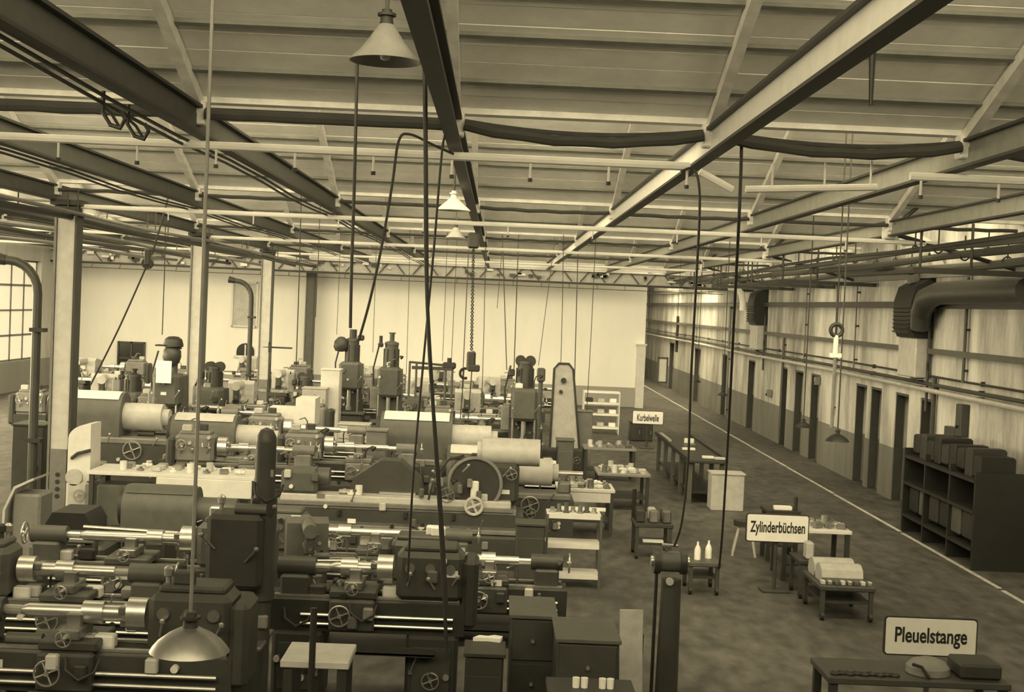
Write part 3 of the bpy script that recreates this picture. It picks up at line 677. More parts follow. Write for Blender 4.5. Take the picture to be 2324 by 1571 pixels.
# ================================================================== MACHINES (front faces -Y, length along X)
def levers(t, spots, m_='steel'):
    for (x, y, z, dx, dz) in spots:
        b = B(); b.cyl((x, y, z), (x+dx, y-.06, z+dz), .011, n=6); b.lathe([(0, -.022), (.018, -.014), (.022, 0), (.018, .014), (0, .022)], (x+dx, y-.06, z+dz), n=8); part('lever', b, m_, t)
def lathe_machine(label, loc, L=2.2, rz=0, body='iron', trim='steel', flip=1, chuckR=.16, h=.95, workpiece=True, group=None, sc=1.0, bar=0.0, tray=True, head='iron_mid'):
    t = thing('engine_lathe', label, 'lathe', loc, rz, group, sc); f = flip
    b = B(); b.prism([(-.2, h-.30), (-.22, h-.02), (-.13, h), (-.10, h-.03), (.10, h-.03), (.13, h), (.22, h-.02), (.2, h-.30)], -L/2, L/2); part('bed', b, body, t)
    for s_ in (-.14, .14):
        b = B(); b.box((0, s_, h+.005), (L-.1, .05, .02)); part('slideway', b, trim, t)
    for s_ in (-1, 1):
        b = B(); b.box((s_*(L/2-.28), 0, (h-.3)/2), (.46, .46, h-.3), .03); leg = part('leg', b, body, t)
        b = B(); b.box((s_*(L/2-.28), -.235, (h-.3)/2), (.34, .012, h-.5), .004); part('panel', b, head, leg)
    xh = -f*(L/2-.32)
    b = B(); b.box((xh, 0, h+.22), (.60, .42, .44), .05); b.box((xh, .02, h+.46), (.48, .34, .06), .02); part('headstock', b, head, t)
    b = B(); b.box((xh-f*.36, 0, h+.08), (.14, .44, .62), .04); part('gear_cover', b, body, t)
    for k in range(3):
        b = B(); b.cyl((xh-.18+.18*k, -.21, h+.3), (xh-.18+.18*k, -.235, h+.3), .045, n=12); part('dial', b, 'steel_dark', t)
    levers(t, [(xh-.2, -.22, h+.14, .03, .12), (xh+.05, -.22, h+.12, -.06, .1), (xh+.2, -.22, h+.16, .05, .09)], trim)
    xc_ = xh+f*.34
    b = B(); b.cyl((xc_, 0, h+.24), (xc_+f*.14, 0, h+.24), chuckR, n=22); b.cyl((xc_+f*.14, 0, h+.24), (xc_+f*.17, 0, h+.24), chuckR*.6, n=18); chk = part('chuck', b, trim, t)
    for k in range(3):
        a = k*2.094+.5; b = B(); b.box((xc_+f*.17, chuckR*.6*math.cos(a), h+.24+chuckR*.6*math.sin(a)), (.06, .05, .05), .005); part('jaw', b, 'steel_dark', chk)
    xt = f*(L/2-.22)
    b = B(); b.box((xt, 0, h+.09), (.26, .28, .18), .02); b.cyl((xt-.17, 0, h+.24), (xt+.17, 0, h+.24), .085, n=14); part('tailstock', b, head, t)
    b = B(); b.cyl((xt-f*.3, 0, h+.24), (xt-f*.15, 0, h+.24), .035, n=10); part('quill', b, trim, t)
    b = B(); b.wheel((xt+f*.24, 0, h+.24), .10, 'X'); part('handwheel', b, trim, t)
    if workpiece:
        b = B(); b.lathe([(0, 0), (.06, 0), (.06, .15), (.085, .15), (.085, .3), (.05, .3), (.05, L-1.35), (.03, L-1.35), (0, L-1.33)] if f > 0 else [(0, 0), (.03, 0), (.05, .05), (.05, L-1.65), (.085, L-1.65), (.085, L-1.5), (.06, L-1.5), (.06, L-1.35), (0, L-1.35)], (xc_+f*.17 if f > 0 else xt+.3, 0, h+.24), 'X', 18)
        part('workpiece', b, trim, t)
    xm = f*.12
    b = B(); b.box((xm, 0, h+.045), (.42, .5, .07), .012); part('saddle', b, head, t)
    b = B(); b.box((xm, -.27, h-.13), (.40, .10, .28), .02); part('apron', b, head, t)
    b = B(); b.wheel((xm-.1, -.37, h-.12), .09, 'Y'); part('handwheel', b, trim, t)
    b = B(); b.box((xm, -.06, h+.12), (.16, .34, .08), .01); b.box((xm, -.06, h+.2), (.11, .11, .10), .01); part('tool_post', b, 'steel_dark', t)
    b = B(); b.cyl((xm, -.24, h+.12), (xm, -.34, h+.12), .018, n=8); b.wheel((xm, -.35, h+.12), .055, 'Y'); part('cross_handle', b, trim, t)
    for z in (h-.14, h-.22):
        b = B(); b.cyl((-L/2+.3, -.25, z), (L/2-.1, -.25, z), .016, n=8); part('feed_rod', b, trim, t)
    if tray:
        b = B(); b.box((0, -.02, h-.44), (L-.5, .72, .025)); b.box((0, -.37, h-.41), (L-.5, .02, .07)); part('chip_tray', b, body, t)
    if bar:
        b = B(); b.cyl((xh-f*.3, 0, h+.24), (xh-f*bar, 0, h+.24), .022, n=8); part('bar_stock', b, trim, t)
        b = B(); b.cyl((xh-f*(bar-.2), 0, 0), (xh-f*(bar-.2), 0, h+.2), .03, n=8); b.box((xh-f*(bar-.2), 0, .02), (.3, .3, .04)); part('bar_stand', b, body, t)
    clutter(t, 30)
    return t
def grinder_machine(label, loc, L=3.6, rz=0):
    "big cylindrical / crankshaft grinder"
    t = thing('crankshaft_grinder', label, 'grinder', loc, rz)
    b = B(); b.prism([(-.52, 0), (-.52, .42), (-.40, .56), (-.40, .72), (.45, .72), (.6, 0)], -L/2, L/2); part('base', b, 'iron', t)
    b = B(); b.box((0, -.46, .50), (L-.1, .10, .06), .01); part('way_cover', b, 'paint_grey', t)
    b = B(); b.box((0, -.12, .76), (L-.2, .5, .08), .01); part('slide_table', b, 'paint_grey', t)
    b = B(); b.box((0, -.14, .85), (L-.35, .38, .1), .015); part('swivel_table', b, 'paint_light', t)
    b = B(); b.box((0, -.38, .79), (L-.3, .03, .05)); part('scale_strip', b, 'steel', t)
    for s_ in (-.75, 0.15, .8):
        b = B(); b.box((s_, -.42, .68), (.05, .05, .09), .008); part('stop_dog', b, 'black', t)
    b = B(); b.box((-L/2+.42, -.1, 1.06), (.5, .42, .34), .05); b.cyl((-L/2+.66, -.12, 1.12), (-L/2+.82, -.12, 1.12), .13, n=16); part('workhead', b, 'iron_mid', t)
    b = B(); b.box((L/2-1.0, -.1, 1.03), (.32, .34, .28), .04); b.cyl((L/2-1.3, -.12, 1.12), (L/2-1.1, -.12, 1.12), .05, n=12); part('tailstock', b, 'iron_mid', t)
    # triangular guard
    b = B(); b.prism([(-.7, .9), (-.62, 1.1), (-.25, 1.36), (.02, 1.36), (.3, 1.12), (.36, .9)], .0, .42, 'Y'); part('splash_guard', b, 'iron', t)
    b = B(); b.box((.0, .02, .92), (.5, .2, .03)); part('coolant_tray', b, 'steel', t)
    # wheel head at the right
    xw = L/2-.55
    b = B(); b.box((xw, .30, 1.12), (.95, .9, .56), .06); part('wheel_head', b, 'iron', t)
    b = B(); b.cyl((xw-.05, .05, 1.55), (xw+.75, .05, 1.55), .19, n=24); b.cyl((xw-.12, .05, 1.55), (xw-.05, .05, 1.55), .14, n=18); part('spindle_housing', b, 'paint_light', t)
    b = B(); b.cyl((xw-.13, -.26, 1.12), (xw-.13+.0, -.14, 1.12), .36, n=32); part('wheel_guard', b, 'dark', t)
    b = B(); b.ring((xw-.13, -.27, 1.12), .36, .025, 'Y', 36, 6); part('guard_rim', b, 'paint_grey', t)
    b = B(); b.box((xw-.13, -.30, 1.04), (.11, .06, .26), .015); part('light_cover', b, 'cream', t)
    b = B(); b.wheel((xw-.13, -.42, .84), .115, 'Y', .022); part('handwheel', b, 'paint_light', t)
    b = B(); b.wheel((xw-.5, -.45, .98), .10, 'Y'); part('handwheel', b, 'steel_dark', t)
    levers(t, [(xw-.75, -.4, 1.0, .05, .18), (xw-.6, -.4, 1.2, -.1, .1), (xw-.3, -.4, 1.3, .08, .1), (xw+.25, -.3, 1.25, .1, .12)])
    for k in range(7):
        b = B(); b.box((xw-.85+.13*k, -.34+.02*(k % 2), .98+.08*(k % 3)), (.07, .09, .12), .012); part('valve_block', b, ['iron_mid', 'steel_dark', 'paint_grey'][k % 3], t)
    b = B(); b.tube([(xw-.3, -.2, 1.5), (xw-.5, -.35, 1.45), (xw-.7, -.4, 1.2), (xw-.75, -.4, .9)], .018, 6); part('hose', b, 'rubber', t)
    clutter(t, 60)
    return t
def vertical_machine(label, loc, H_=2.8, rz=0, col='iron', kind=0, sc=1.0, group=None):
    t = thing('vertical_boring_machine', label, 'machine', loc, rz, group, sc)
    b = B(); b.box((0, .05, .22), (.86, 1.0, .44), .04); part('base', b, col, t)
    b = B(); b.box((0, -.22, .60), (.70, .44, .32), .03); b.box((0, -.24, .79), (.8, .5, .06), .01); part('work_table', b, 'iron_mid', t)
    b = B(); b.prism([(-.30, .44), (-.26, H_*.70), (.26, H_*.70), (.30, .44)], .02, .5, 'Y'); part('column', b, col, t)
    b = B(); b.box((0, -.08, H_*.60), (.52, .62, H_*.24), .06); part('spindle_head', b, 'iron_mid', t)
    b = B(); b.cyl((0, .2, H_*.70), (0, .2, H_*.9), .17 if kind != 3 else .1, .155 if kind != 3 else .1, n=18); b.lathe([(.17, 0), (.16, .05), (.05, .09), (.0, .1)], (0, .2, H_*.9), n=18); part('motor', b, col, t)
    for k in range(6 if kind != 3 else 0):
        a = k*math.pi/3; b = B(); b.box((.168*math.cos(a), .2+.168*math.sin(a), H_*.79), (.03, .03, H_*.15), rot=a); part('cooling_fin', b, 'dark', t)
    if kind == 0:
        b = B(); b.cyl((-.0, .2, H_*.9), (0, .2, H_), .055, n=10); b.cyl((0, .2, H_-.03), (0, .2, H_+.0), .08, n=10); part('stack_pipe', b, col, t)
        b = B(); b.box((-.25, .1, H_*.895), (.12, .14, .10), .02); b.cyl((-.25, .1, H_*.9), (-.25, .1, H_*.97), .04, n=8); part('side_motor', b, 'dark', t)
    elif kind == 1:
        for s_ in (-1, 1):
            b = B(); b.cyl((s_*.1, .1, H_*.92), (s_*.1, .3, H_*.92), .11, n=16); part('belt_pulley', b, 'dark', t)
        b = B(); b.box((-.27, .1, H_*.83), (.12, .16, .14), .02); part('side_motor', b, 'dark', t)
    elif kind == 3:
        b = B(); b.lathe([(.1, 0), (.15, .05), (.185, .16), (.18, .28), (.12, .38), (0, .4)], (0, .1, H_*.78), n=20); part('motor_head', b, 'iron', t)
        b = B(); b.lathe([(0, 0), (.2, 0), (.2, .05), (.17, .15), (.1, .2), (0, .21)], (.02, .1, H_-.22), n=20); b.box((-.2, .02, H_-.2), (.2, .26, .03), .01); part('motor_cap', b, 'dark', t)
    else:
        b = B(); b.lathe([(.0, .0), (.14, .02), (.19, .12), (.17, .26), (.08, .36), (0, .38)], (-.28, .15, H_*.80), n=16); part('side_motor', b, 'dark', t)
        b = B(); b.cyl((.0, .2, H_*.9), (0, .2, H_*1.0), .09, n=10); b.box((.2, .15, H_*.93), (.16, .16, .14), .03); part('top_gearbox', b, 'dark', t)
    b = B(); b.cyl((0, -.25, .95), (0, -.25, H_*.5), .05, n=12); b.cyl((0, -.25, .86), (0, -.25, .96), .07, n=12); part('spindle', b, 'steel', t)
    for s_ in (-1, 1):
        b = B(); b.cyl((s_*.22, -.33, .8), (s_*.22, -.33, H_*.5), .022, n=8); part('guide_rod', b, 'steel', t)
    b = B(); b.wheel((.36, -.2, 1.15), .13, 'X'); part('handwheel', b, 'steel_dark', t)
    levers(t, [(.2, -.4, H_*.55, .1, .14), (-.15, -.4, H_*.52, -.08, .15), (.3, -.28, .75, .1, .1)])
    b = B(); b.box((-.36, .25, 1.3), (.18, .34, .5), .02); part('switch_cabinet', b, 'paint_grey', t)
    b = B(); b.tube([(-.3, .2, H_*.88), (-.4, .1, H_*.7), (-.38, .1, 1.6)], .02, 6); part('cable', b, 'rubber', t)
    clutter(t, 22)
    return t
def milling_machine(label, loc, rz=0, col='iron', light='paint_grey', sc=1.0, group=None):
    t = thing('milling_machine', label, 'milling machine', loc, rz, group, sc)
    b = B(); b.box((0, -.1, .09), (.8, 1.3, .18), .03); part('base', b, col, t)
    b = B(); b.prism([(.55, .18), (.55, 1.5), (.1, 1.58), (-.02, 1.5), (-.02, .9), (.02, .18)], -.3, .3, 'X'); part('column', b, light, t)
    b = B(); b.box((0, -.3, .66), (.44, .56, .44), .04); part('knee', b, col, t)
    b = B(); b.cyl((0, -.35, .18), (0, -.35, .5), .07, n=12); part('knee_screw', b, 'steel_dark', t)
    b = B(); b.box((0, -.36, .93), (.5, .4, .1), .01); part('saddle', b, col, t)
    b = B(); b.box((0, -.36, 1.02), (1.35, .32, .09), .01); tb = part('table', b, 'steel', t)
    for s_ in (-.09, .09):
        b = B(); b.box((0, -.36+s_, 1.066), (1.33, .03, .01)); part('slot', b, 'dark', tb)
    b = B(); b.cyl((0, .3, 1.48), (0, -.62, 1.48), .1, n=16); part('overarm', b, light, t)
    b = B(); b.box((0, -.55, 1.33), (.14, .1, .36), .02); part('arbor_support', b, col, t)
    b = B(); b.cyl((0, -.02, 1.24), (0, -.6, 1.24), .03, n=10); b.cyl((0, -.36, 1.24), (0, -.40, 1.24), .09, n=18); part('arbor', b, 'steel', t)
    for s_ in (-1, 1):
        b = B(); b.wheel((s_*.72, -.36, .99), .09, 'X'); part('handwheel', b, 'steel', t)
    b = B(); b.wheel((0, -.64, .72), .1, 'Y'); part('handwheel', b, 'steel', t)
    b = B(); b.cyl((0, .55, .55), (0, .85, .55), .17, n=16); part('motor', b, 'dark', t)
    b = B(); b.cyl((.31, .28, 1.1), (.34, .28, 1.1), .14, n=16); part('speed_dial', b, 'steel_dark', t)
    levers(t, [(.3, .1, 1.3, .12, .06), (.3, .35, .9, .12, .08), (.2, -.55, .6, .1, .1)])
    clutter(t, 22)
    return t
def round_cover_machine(label, loc, rz=0, light='cream', sc=1.0, group=None):
    "internal grinder with big rounded covers"
    t = thing('grinding_machine', label, 'grinder', loc, rz, group, sc)
    b = B(); b.prism([(-.5, 0), (-.46, .7), (.46, .7), (.5, 0)], -1.1, 1.1, 'X'); part('base', b, 'iron', t)
    b = B(); b.box((0, -.1, .75), (2.1, .6, .1), .02); part('table', b, 'paint_grey', t)
    b = B(); pr = [(-.36, .8), (-.36, 1.12)]+[(.36*math.cos(a), 1.12+.36*math.sin(a)) for a in [math.pi-j*math.pi/10 for j in range(1, 11)]]+[(.36, .8)]; b.prism(pr, -.95, .15, 'X'); part('housing', b, 'iron_mid', t)
    b = B(); pr = [(.372*math.cos(a), 1.12+.372*math.sin(a)) for a in [math.pi*.75-j*math.pi/20 for j in range(0, 11)]]; pr += [(.36*math.cos(a), 1.12+.36*math.sin(a)) for a in [math.pi*.25+j*math.pi/20 for j in range(0, 11)]]; b.prism(pr, -.9, .1, 'X'); part('cover_plate', b, light, t)
    b = B(); b.cyl((.15, 0, 1.1), (.75, 0, 1.1), .22, n=22); b.cyl((.75, 0, 1.1), (.85, 0, 1.1), .14, n=18); part('spindle_drum', b, 'paint_light' if light == 'cream' else light, t)
    b = B(); b.cyl((.85, 0, 1.1), (1.25, 0, 1.1), .04, n=10); part('spindle', b, 'steel', t)
    b = B(); b.cyl((-1.02, .0, 1.12), (-.95, 0, 1.12), .3, n=20); part('belt_cover', b, 'dark', t)
    b = B(); b.wheel((.4, -.5, .62), .14, 'Y'); part('handwheel', b, 'steel', t)
    b = B(); b.wheel((-.4, -.5, .62), .11, 'Y'); part('handwheel', b, 'steel', t)
    levers(t, [(0, -.44, .72, .05, .14), (.7, -.42, .7, .08, .12), (-.7, -.42, .72, -.05, .12)])
    b = B(); b.box((.95, -.1, .88), (.2, .3, .18), .03); part('dresser', b, 'steel_dark', t)
    clutter(t, 24)
    return t
def table(name, label, loc, w_, d_, h, rz=0, top='wood', leg='iron', shelf=True, cat='table', apron=None, group=None):
    t = thing(name, label, cat, loc, rz, group)
    b = B(); b.box((0, 0, h-.025), (w_, d_, .05), .006); part('top', b, top, t)
    for sx in (-1, 1):
        for sy in (-1, 1):
            b = B(); b.box((sx*(w_/2-.05), sy*(d_/2-.05), (h-.05)/2), (.06, .06, h-.05)); part('leg', b, leg, t)
    if shelf: b = B(); b.box((0, 0, .22), (w_-.12, d_-.12, .03)); part('shelf', b, leg, t)
    if apron:
        b = B(); b.box((0, -d_/2+.03, h-.13), (w_-.14, .025, .15)); part('apron', b, apron, t)
    return t
def cabinet(label, loc, w_, d_, h, m_='paint_light', rz=0, drawers=0, doors=2, name='cabinet', top=None):
    t = thing(name, label, 'cabinet', loc, rz)
    b = B(); b.box((0, 0, h/2), (w_, d_, h), .015); part('body', b, m_, t)
    b = B(); b.box((0, 0, h+.015), (w_+.03, d_+.03, .03), .004); part('top', b, top or m_, t)
    for k in range(doors):
        x = -w_/2+w_*(k+.5)/doors; b = B(); b.box((x, -d_/2-.008, h*.44), (w_/doors-.03, .016, h*.78), .004); dd = part('door', b, m_, t)
        b = B(); b.box((x+w_/doors*.32, -d_/2-.03, h*.5), (.02, .03, .1)); part('handle', b, 'steel_dark', dd)
    for k in range(drawers):
        b = B(); b.box((0, -d_/2-.008, h*(k+.5)/drawers), (w_-.04, .016, h/drawers-.03), .004); dd = part('drawer', b, m_, t)
        b = B(); b.cyl((0, -d_/2-.016, h*(k+.5)/drawers), (0, -d_/2-.05, h*(k+.5)/drawers), .015, n=8); part('knob', b, 'steel', dd)
    return t
def shelf_rack(label, loc, w_, d_, zs, rz=0, frame='paint_grey', board='cream', name='shelf_rack', sides=False):
    t = thing(name, label, 'shelf', loc, rz); h = zs[-1]
    for sx in (-1, 1):
        for sy in (-1, 1):
            b = B(); b.box((sx*(w_/2-.015), sy*(d_/2-.015), h/2), (.03, .03, h)); part('post', b, frame, t)
    for z in zs:
        b = B(); b.box((0, 0, z-.015), (w_-.02, d_-.02, .03), .004); sh = part('shelf', b, board, t)
        b = B(); b.box((0, -d_/2+.005, z-.02), (w_-.06, .015, .055)); part('edge', b, board, sh)
    return t
def bin_stack(label, loc, cols, rows, w_, h, d_, m_='dark', edge='paper', rz=0):
    t = thing('tray_rack', label, 'rack', loc, rz)
    b = B()
    for k in range(cols+1): b.box((-w_*cols/2+w_*k, 0, h*rows/2+.12), (.02, d_, h*rows+.24))
    b.box((0, d_/2, h*rows/2+.12), (w_*cols, .015, h*rows)); part('frame', b, m_, t)
    for c_ in range(cols):
        for r in range(rows):
            x = -w_*cols/2+w_*(c_+.5); z = .15+h*r
            b = B(); b.box((x, 0, z), (w_-.03, d_-.02, .015)); b.box((x, -d_/2, z+.02), (w_-.03, .012, .05)); tr = part('tray', b, edge if (c_+r) % 3 else 'paint_light', t)
            b = B(); b.box((x+random.uniform(-.03, .03), -.02, z+.05), (w_*.6, d_*.5, .06), .012); part('contents', b, random.choice(['steel', 'steel_dark', 'paint_grey', 'iron']), tr)
    return t
def small_parts(tbl_label, cx, cy, z, w_, d_, n, group, mats=('steel', 'paint_light', 'cream', 'steel_dark')):
    kinds = []
    b = B(); b.lathe([(.03, 0), (.05, 0), (.05, .13), (.035, .13), (.03, .0)], n=14); kinds.append(('cylinder_liner', b.mesh('cylinder_liner'), 'liner', 'small machined cylinder liner'))
    b = B(); b.lathe([(0, 0), (.055, 0), (.055, .03), (.025, .03), (.025, .06), (0, .06)], n=16); kinds.append(('flanged_ring', b.mesh('flanged_ring'), 'ring', 'small flanged ring'))
    b = B(); b.cyl((-.07, 0, .035), (.07, 0, .035), .024, n=10); b.cyl((-.02, 0, .035), (.02, 0, .035), .034, n=10); kinds.append(('short_shaft', b.mesh('short_shaft'), 'shaft', 'short stepped shaft'))
    b = B(); b.box((0, 0, .035), (.13, .09, .07), .012); kinds.append(('machined_block', b.mesh('machined_block'), 'block', 'small machined block'))
    nx = max(1, int(round(math.sqrt(n*w_/d_)))); ny = max(1, math.ceil(n/nx)); c = 0
    for i in range(nx):
        for j in range(ny):
            if c >= n: break
            c += 1; nm, me, cat, lb = random.choice(kinds)
            me2 = me if True else me
            o = bpy.data.objects.new(nm, me2.copy()); COL.objects.link(o); o.data.materials.clear(); o.data.materials.append(M[random.choice(mats)])
            o.location = (cx-w_/2+w_*(i+.5)/nx+random.uniform(-.008, .008), cy-d_/2+d_*(j+.5)/ny+random.uniform(-.008, .008), z+.002); o.rotation_euler = (0, 0, random.uniform(-.5, .5))
            tag(o, '%s %s' % (lb, tbl_label), cat, '%s %s' % (lb, group))

# ------------------------------------------------ foreground, left to right
def X_(px, py, Y): return P(px, py, Y).x
lathe_machine('foreground lathe at the lower left corner with a bright turned shaft', (X_(215, 1420, 9.8), 9.8, 0), L=2.1, body='iron', chuckR=.12, h=.98, flip=-1, head='iron')
lathe_machine('lathe with long bar feed behind the lower left lathe', (X_(330, 1260, 13.0), 13.0, 0), L=2.3, body='iron', flip=-1, h=.95, bar=0, chuckR=.13)
b = B(); a = P(190, 1196, 13.6); c = P(548, 1220, 13.6); b.cyl((0, 0, 0), c-a, .02, n=8); bs = thing('bar_feed', 'long thin bright bar lying across stands on the left', 'bar', a)
part('bar', b, 'steel', bs)
for f in (.08, .92):
    b = B(); q = (c-a)*f; b.cyl((q.x, q.y, q.z-.02), (q.x, q.y, -a.z), .025, n=8); b.box((q.x, q.y, -a.z+.02), (.24, .24, .04)); part('stand', b, 'iron', bs)
# radial drill with domed column and dark box
c = P(606, 970, 11.2)
t = thing('column_drill', 'dark drilling machine with tall domed round column in the left foreground', 'drill', (c.x, 11.2, 0))
hc = c.z
b = B(); b.box((-.12, 0, .06), (.95, .9, .12), .02); part('base_plate', b, 'iron', t)
b = B(); b.cyl((0, 0, .12), (0, 0, hc-.12), .085, n=24); b.lathe([(.085, 0), (.08, .05), (.05, .1), (.0, .12)], (0, 0, hc-.12), n=24); part('column', b, 'iron', t)
b = B(); b.cyl((0, 0, 1.05), (0, 0, 1.9), .11, n=24); part('sleeve', b, 'iron', t)
b = B(); b.box((-.20, -.02, 1.47), (.46, .42, .62), .04); part('gear_box', b, 'dark', t)
b = B(); b.box((-.20, -.02, 1.08), (.34, .34, .16), .03); part('slide', b, 'iron_mid', t)
b = B(); b.cyl((-.2, -.04, .72), (-.2, -.04, 1.02), .05, n=14); b.cyl((-.2, -.04, .62), (-.2, -.04, .74), .03, n=12); part('spindle', b, 'steel_dark', t)
b = B(); b.box((-.26, 0, .40), (.6, .6, .56), .03); part('work_table', b, 'iron', t)
b = B(); b.box((-.26, 0, .70), (.66, .64, .04), .01); part('table_plate', b, 'steel_dark', t)
b = B(); b.wheel((-.22, -.36, .86), .14, 'Y', .028); part('handwheel', b, 'iron_mid', t)
b = B(); b.cyl((-.22, -.2, .86), (-.22, -.36, .86), .03, n=8); part('wheel_shaft', b, 'steel_dark', t)
levers(t, [(-.35, -.24, 1.5, -.1, .12), (-.1, -.24, 1.4, .1, .12), (.06, -.08, 1.75, .05, .1)], 'steel_dark')
b = B(); b.box((-.05, -.09, 1.83), (.07, .05, .14), .01); part('plate', b, 'black', t)
# centre foreground lathe
lathe_machine('foreground lathe in the centre with a bright chuck and collared shaft', (X_(835, 1400, 11.4), 11.4, 0), L=1.75, body='dark', flip=-1, chuckR=.13, h=.92, head='iron')
lathe_machine('dark lathe behind the centre lathe, level with the low cabinets', (X_(1085, 1300, 14.3), 14.3, 0), L=1.9, body='dark', flip=1, chuckR=.12, h=.62, head='iron')
# machine with rounded dark hood at the left edge
t = thing('shaping_machine', 'dark machine with rounded hood at the left edge', 'machine', (X_(125, 1250, 13.9), 14.6, 0))
b = B(); b.box((0, 0, .42), (.8, .7, .84), .04); part('body', b, 'iron', t)
b = B(); pr = [(-.24, .84), (-.24, 1.06), (-.17, 1.18), (.17, 1.18), (.24, 1.06), (.24, .84)]; b.prism(pr, -.3, .3, 'Y'); part('hood', b, 'black', t)
b = B(); b.prism([(-.19, .84), (-.19, 1.0), (.19, 1.0), (.19, .84)], -.32, -.29, 'Y'); part('opening', b, 'paint_grey', t)
b = B(); b.box((0, -.34, .9), (.6, .06, .05), .01); part('rail', b, 'steel', t)
b = B(); b.wheel((-.2, -.42, .6), .13, 'Y'); part('handwheel', b, 'steel', t)
levers(t, [(.1, -.36, .7, .06, .15), (.25, -.36, .6, .06, .12)])
# sheet table at the bottom
table('work_table', 'low table with pale sheet top at the bottom edge', (X_(725, 1480, 9.2), 9.2, 0), .46, .5, P(725, 1480, 9.2).z, top='paint_light', leg='dark')
t = thing('standing_post', 'dark upright post before the pale sheet table', 'post', (X_(712, 1400, 8.8), 8.8, 0)); b = B(); b.cyl((0, 0, 0), (0, 0, 1.55), .022, n=10); part('pole', b, 'black', t); b = B(); b.box((0, 0, .02), (.3, .3, .04)); part('foot', b, 'dark', t)
# low dark cabinets in the bottom centre
for k, (xa, xb, lab) in enumerate([(1160, 1262, 'dark low cabinet at the bottom centre, left of the pair'), (1272, 1402, 'dark low cabinet at the bottom centre, right of the pair')]):
    Y = 10.9; a = P(xa, 1395, Y); c = P(xb, 1395, Y); cabinet(lab, ((a.x+c.x)/2, Y+.3, 0), c.x-a.x, .7, P((xa+xb)/2, 1402, Y).z, 'iron', doors=0, drawers=3, top='iron_mid')
t = table('work_bench', 'dark bench at the bottom edge carrying white cups', (X_(1345, 1530, 9.3), 9.45, 0), .62, .4, .92, top='dark', leg='dark', cat='bench')
for k, px in enumerate((1309, 1328, 1369, 1387)):
    c = P(px, 1513, 9.4); b = B(); b.lathe([(0, 0), (.024, 0), (.026, .07), (.022, .07), (.02, .01), (0, .01)], n=14); solo('cup', b, 'paper', 'white cup, %s of four on the dark bench' % ['leftmost', 'second from left', 'third from left', 'rightmost'][k], 'cup', 'cups on the dark bench', loc=(c.x, 9.4, .921))
# white rag on the machine, paper on the floor
c = P(1135, 1448, 10.9); b = B(); b.prism([(-.12, -.04), (-.07, .05), (.0, .03), (.05, .07), (.12, .04), (.10, -.06), (.0, -.03)], 0, .03, 'Z')
cabinet('dark small cabinet carrying a white rag at the bottom centre', (c.x-.12, 10.75, 0), .3, .4, c.z-.02, 'dark', doors=1)
solo('rag', b, 'paper', 'crumpled white rag on a dark cabinet at the bottom centre', 'rag', loc=(c.x-.1, 10.75, c.z+.012))
c = G(1232, 1360); b = B(); b.prism([(-.17, -.06), (.15, -.1), (.13, .1), (-.02, .1)], 0, .015, 'Z'); solo('paper_sheet', b, 'paper', 'white sheet lying on the floor by the open shelf trolley', 'paper', loc=c)
# plank and pedestal grinder
t = thing('leaning_board', 'grey board leaning near the pedestal grinder', 'board', (X_(1438, 1500, 11.2), 11.2, 0), rz=.1); b = B(); b.box((0, .1, .52), (.2, .03, 1.06), .004, rot=('X', -.16)); part('board', b, 'wood_light', t); b = B(); b.box((0, .32, .42), (.26, .22, .84), .02); part('prop_box', b, 'iron', t)
c = P(1527, 1240, 12.2); t = thing('pedestal_grinder', 'dark pedestal grinder on a round post in the foreground', 'grinder', (c.x, 12.2, 0)); hz = c.z
b = B(); b.box((0, 0, .04), (.5, .45, .08), .02); part('base', b, 'iron', t)
b = B(); b.cyl((0, 0, .08), (0, 0, hz-.3), .105, .09, n=20); part('column', b, 'iron', t)
b = B(); b.cyl((-.12, 0, hz-.14), (.09, 0, hz-.14), .095, n=18); part('motor', b, 'iron_mid', t)
for s_ in (-1, 1):
    b = B(); b.cyl((s_*.12-.02-.03, 0, hz-.14), (s_*.12-.02+.03, 0, hz-.14), .115, n=20); part('wheel_guard', b, 'dark', t)
    b = B(); b.cyl((s_*.15-.02, 0, hz-.14), (s_*.175-.02, 0, hz-.14), .05, n=14); part('flange', b, 'steel', t)
b = B(); b.tube([(-.05, 0, hz-.05), (-.1, -.05, hz+.02), (.04, -.05, hz+.01)], .015, 6); part('tool_rest', b, 'steel_dark', t)
b = B(); b.cyl((-.03, -.11, hz-.3), (-.03, -.14, hz-.3), .035, n=12); part('switch', b, 'paint_light', t)
b = B(); b.cyl((-.14, -.02, .08), (-.14, -.02, hz-.2), .016, n=8); part('conduit', b, 'black', t)
# ------------------------------------------------ the big grinder and shelf trolley
grinder_machine('very long crankshaft grinder with layered pale bed across the middle', (X_(900, 1180, 18.6), 18.6, 0), 3.5)
t = shelf_rack('open steel trolley with three pale shelves beside the crankshaft grinder', (G(1297, 1335).x, 17.35, 0), .72, .5, [.17, .56, .94], frame='iron_mid', board='cream', name='shelf_trolley')
for k in range(7):
    x = G(1297, 1335).x-.28+.09*k; b = B(); b.cyl((0, 0, 0), (0, 0, .07+.03*(k % 3)), .03, n=12); b.cyl((0, 0, .0), (0, 0, .02), .045, n=12)
    solo('tool_holder', b, ['steel', 'steel_dark', 'iron_mid'][k % 3], 'tool holder standing on the open shelf trolley', 'tool', 'tool holders on the trolley', loc=(x, 17.3+.08*(k % 2), .941))
b = B(); a = P(1100, 1157, 18.0); c = P(1375, 1163, 17.6); b.box((0, 0, 0), (.62, .06, .04)); solo('flat_bar', b, 'cream', 'pale flat bar laid on the top of the shelf trolley', 'bar', loc=(G(1297, 1335).x+.12, 17.56, .962), rz=-.04)
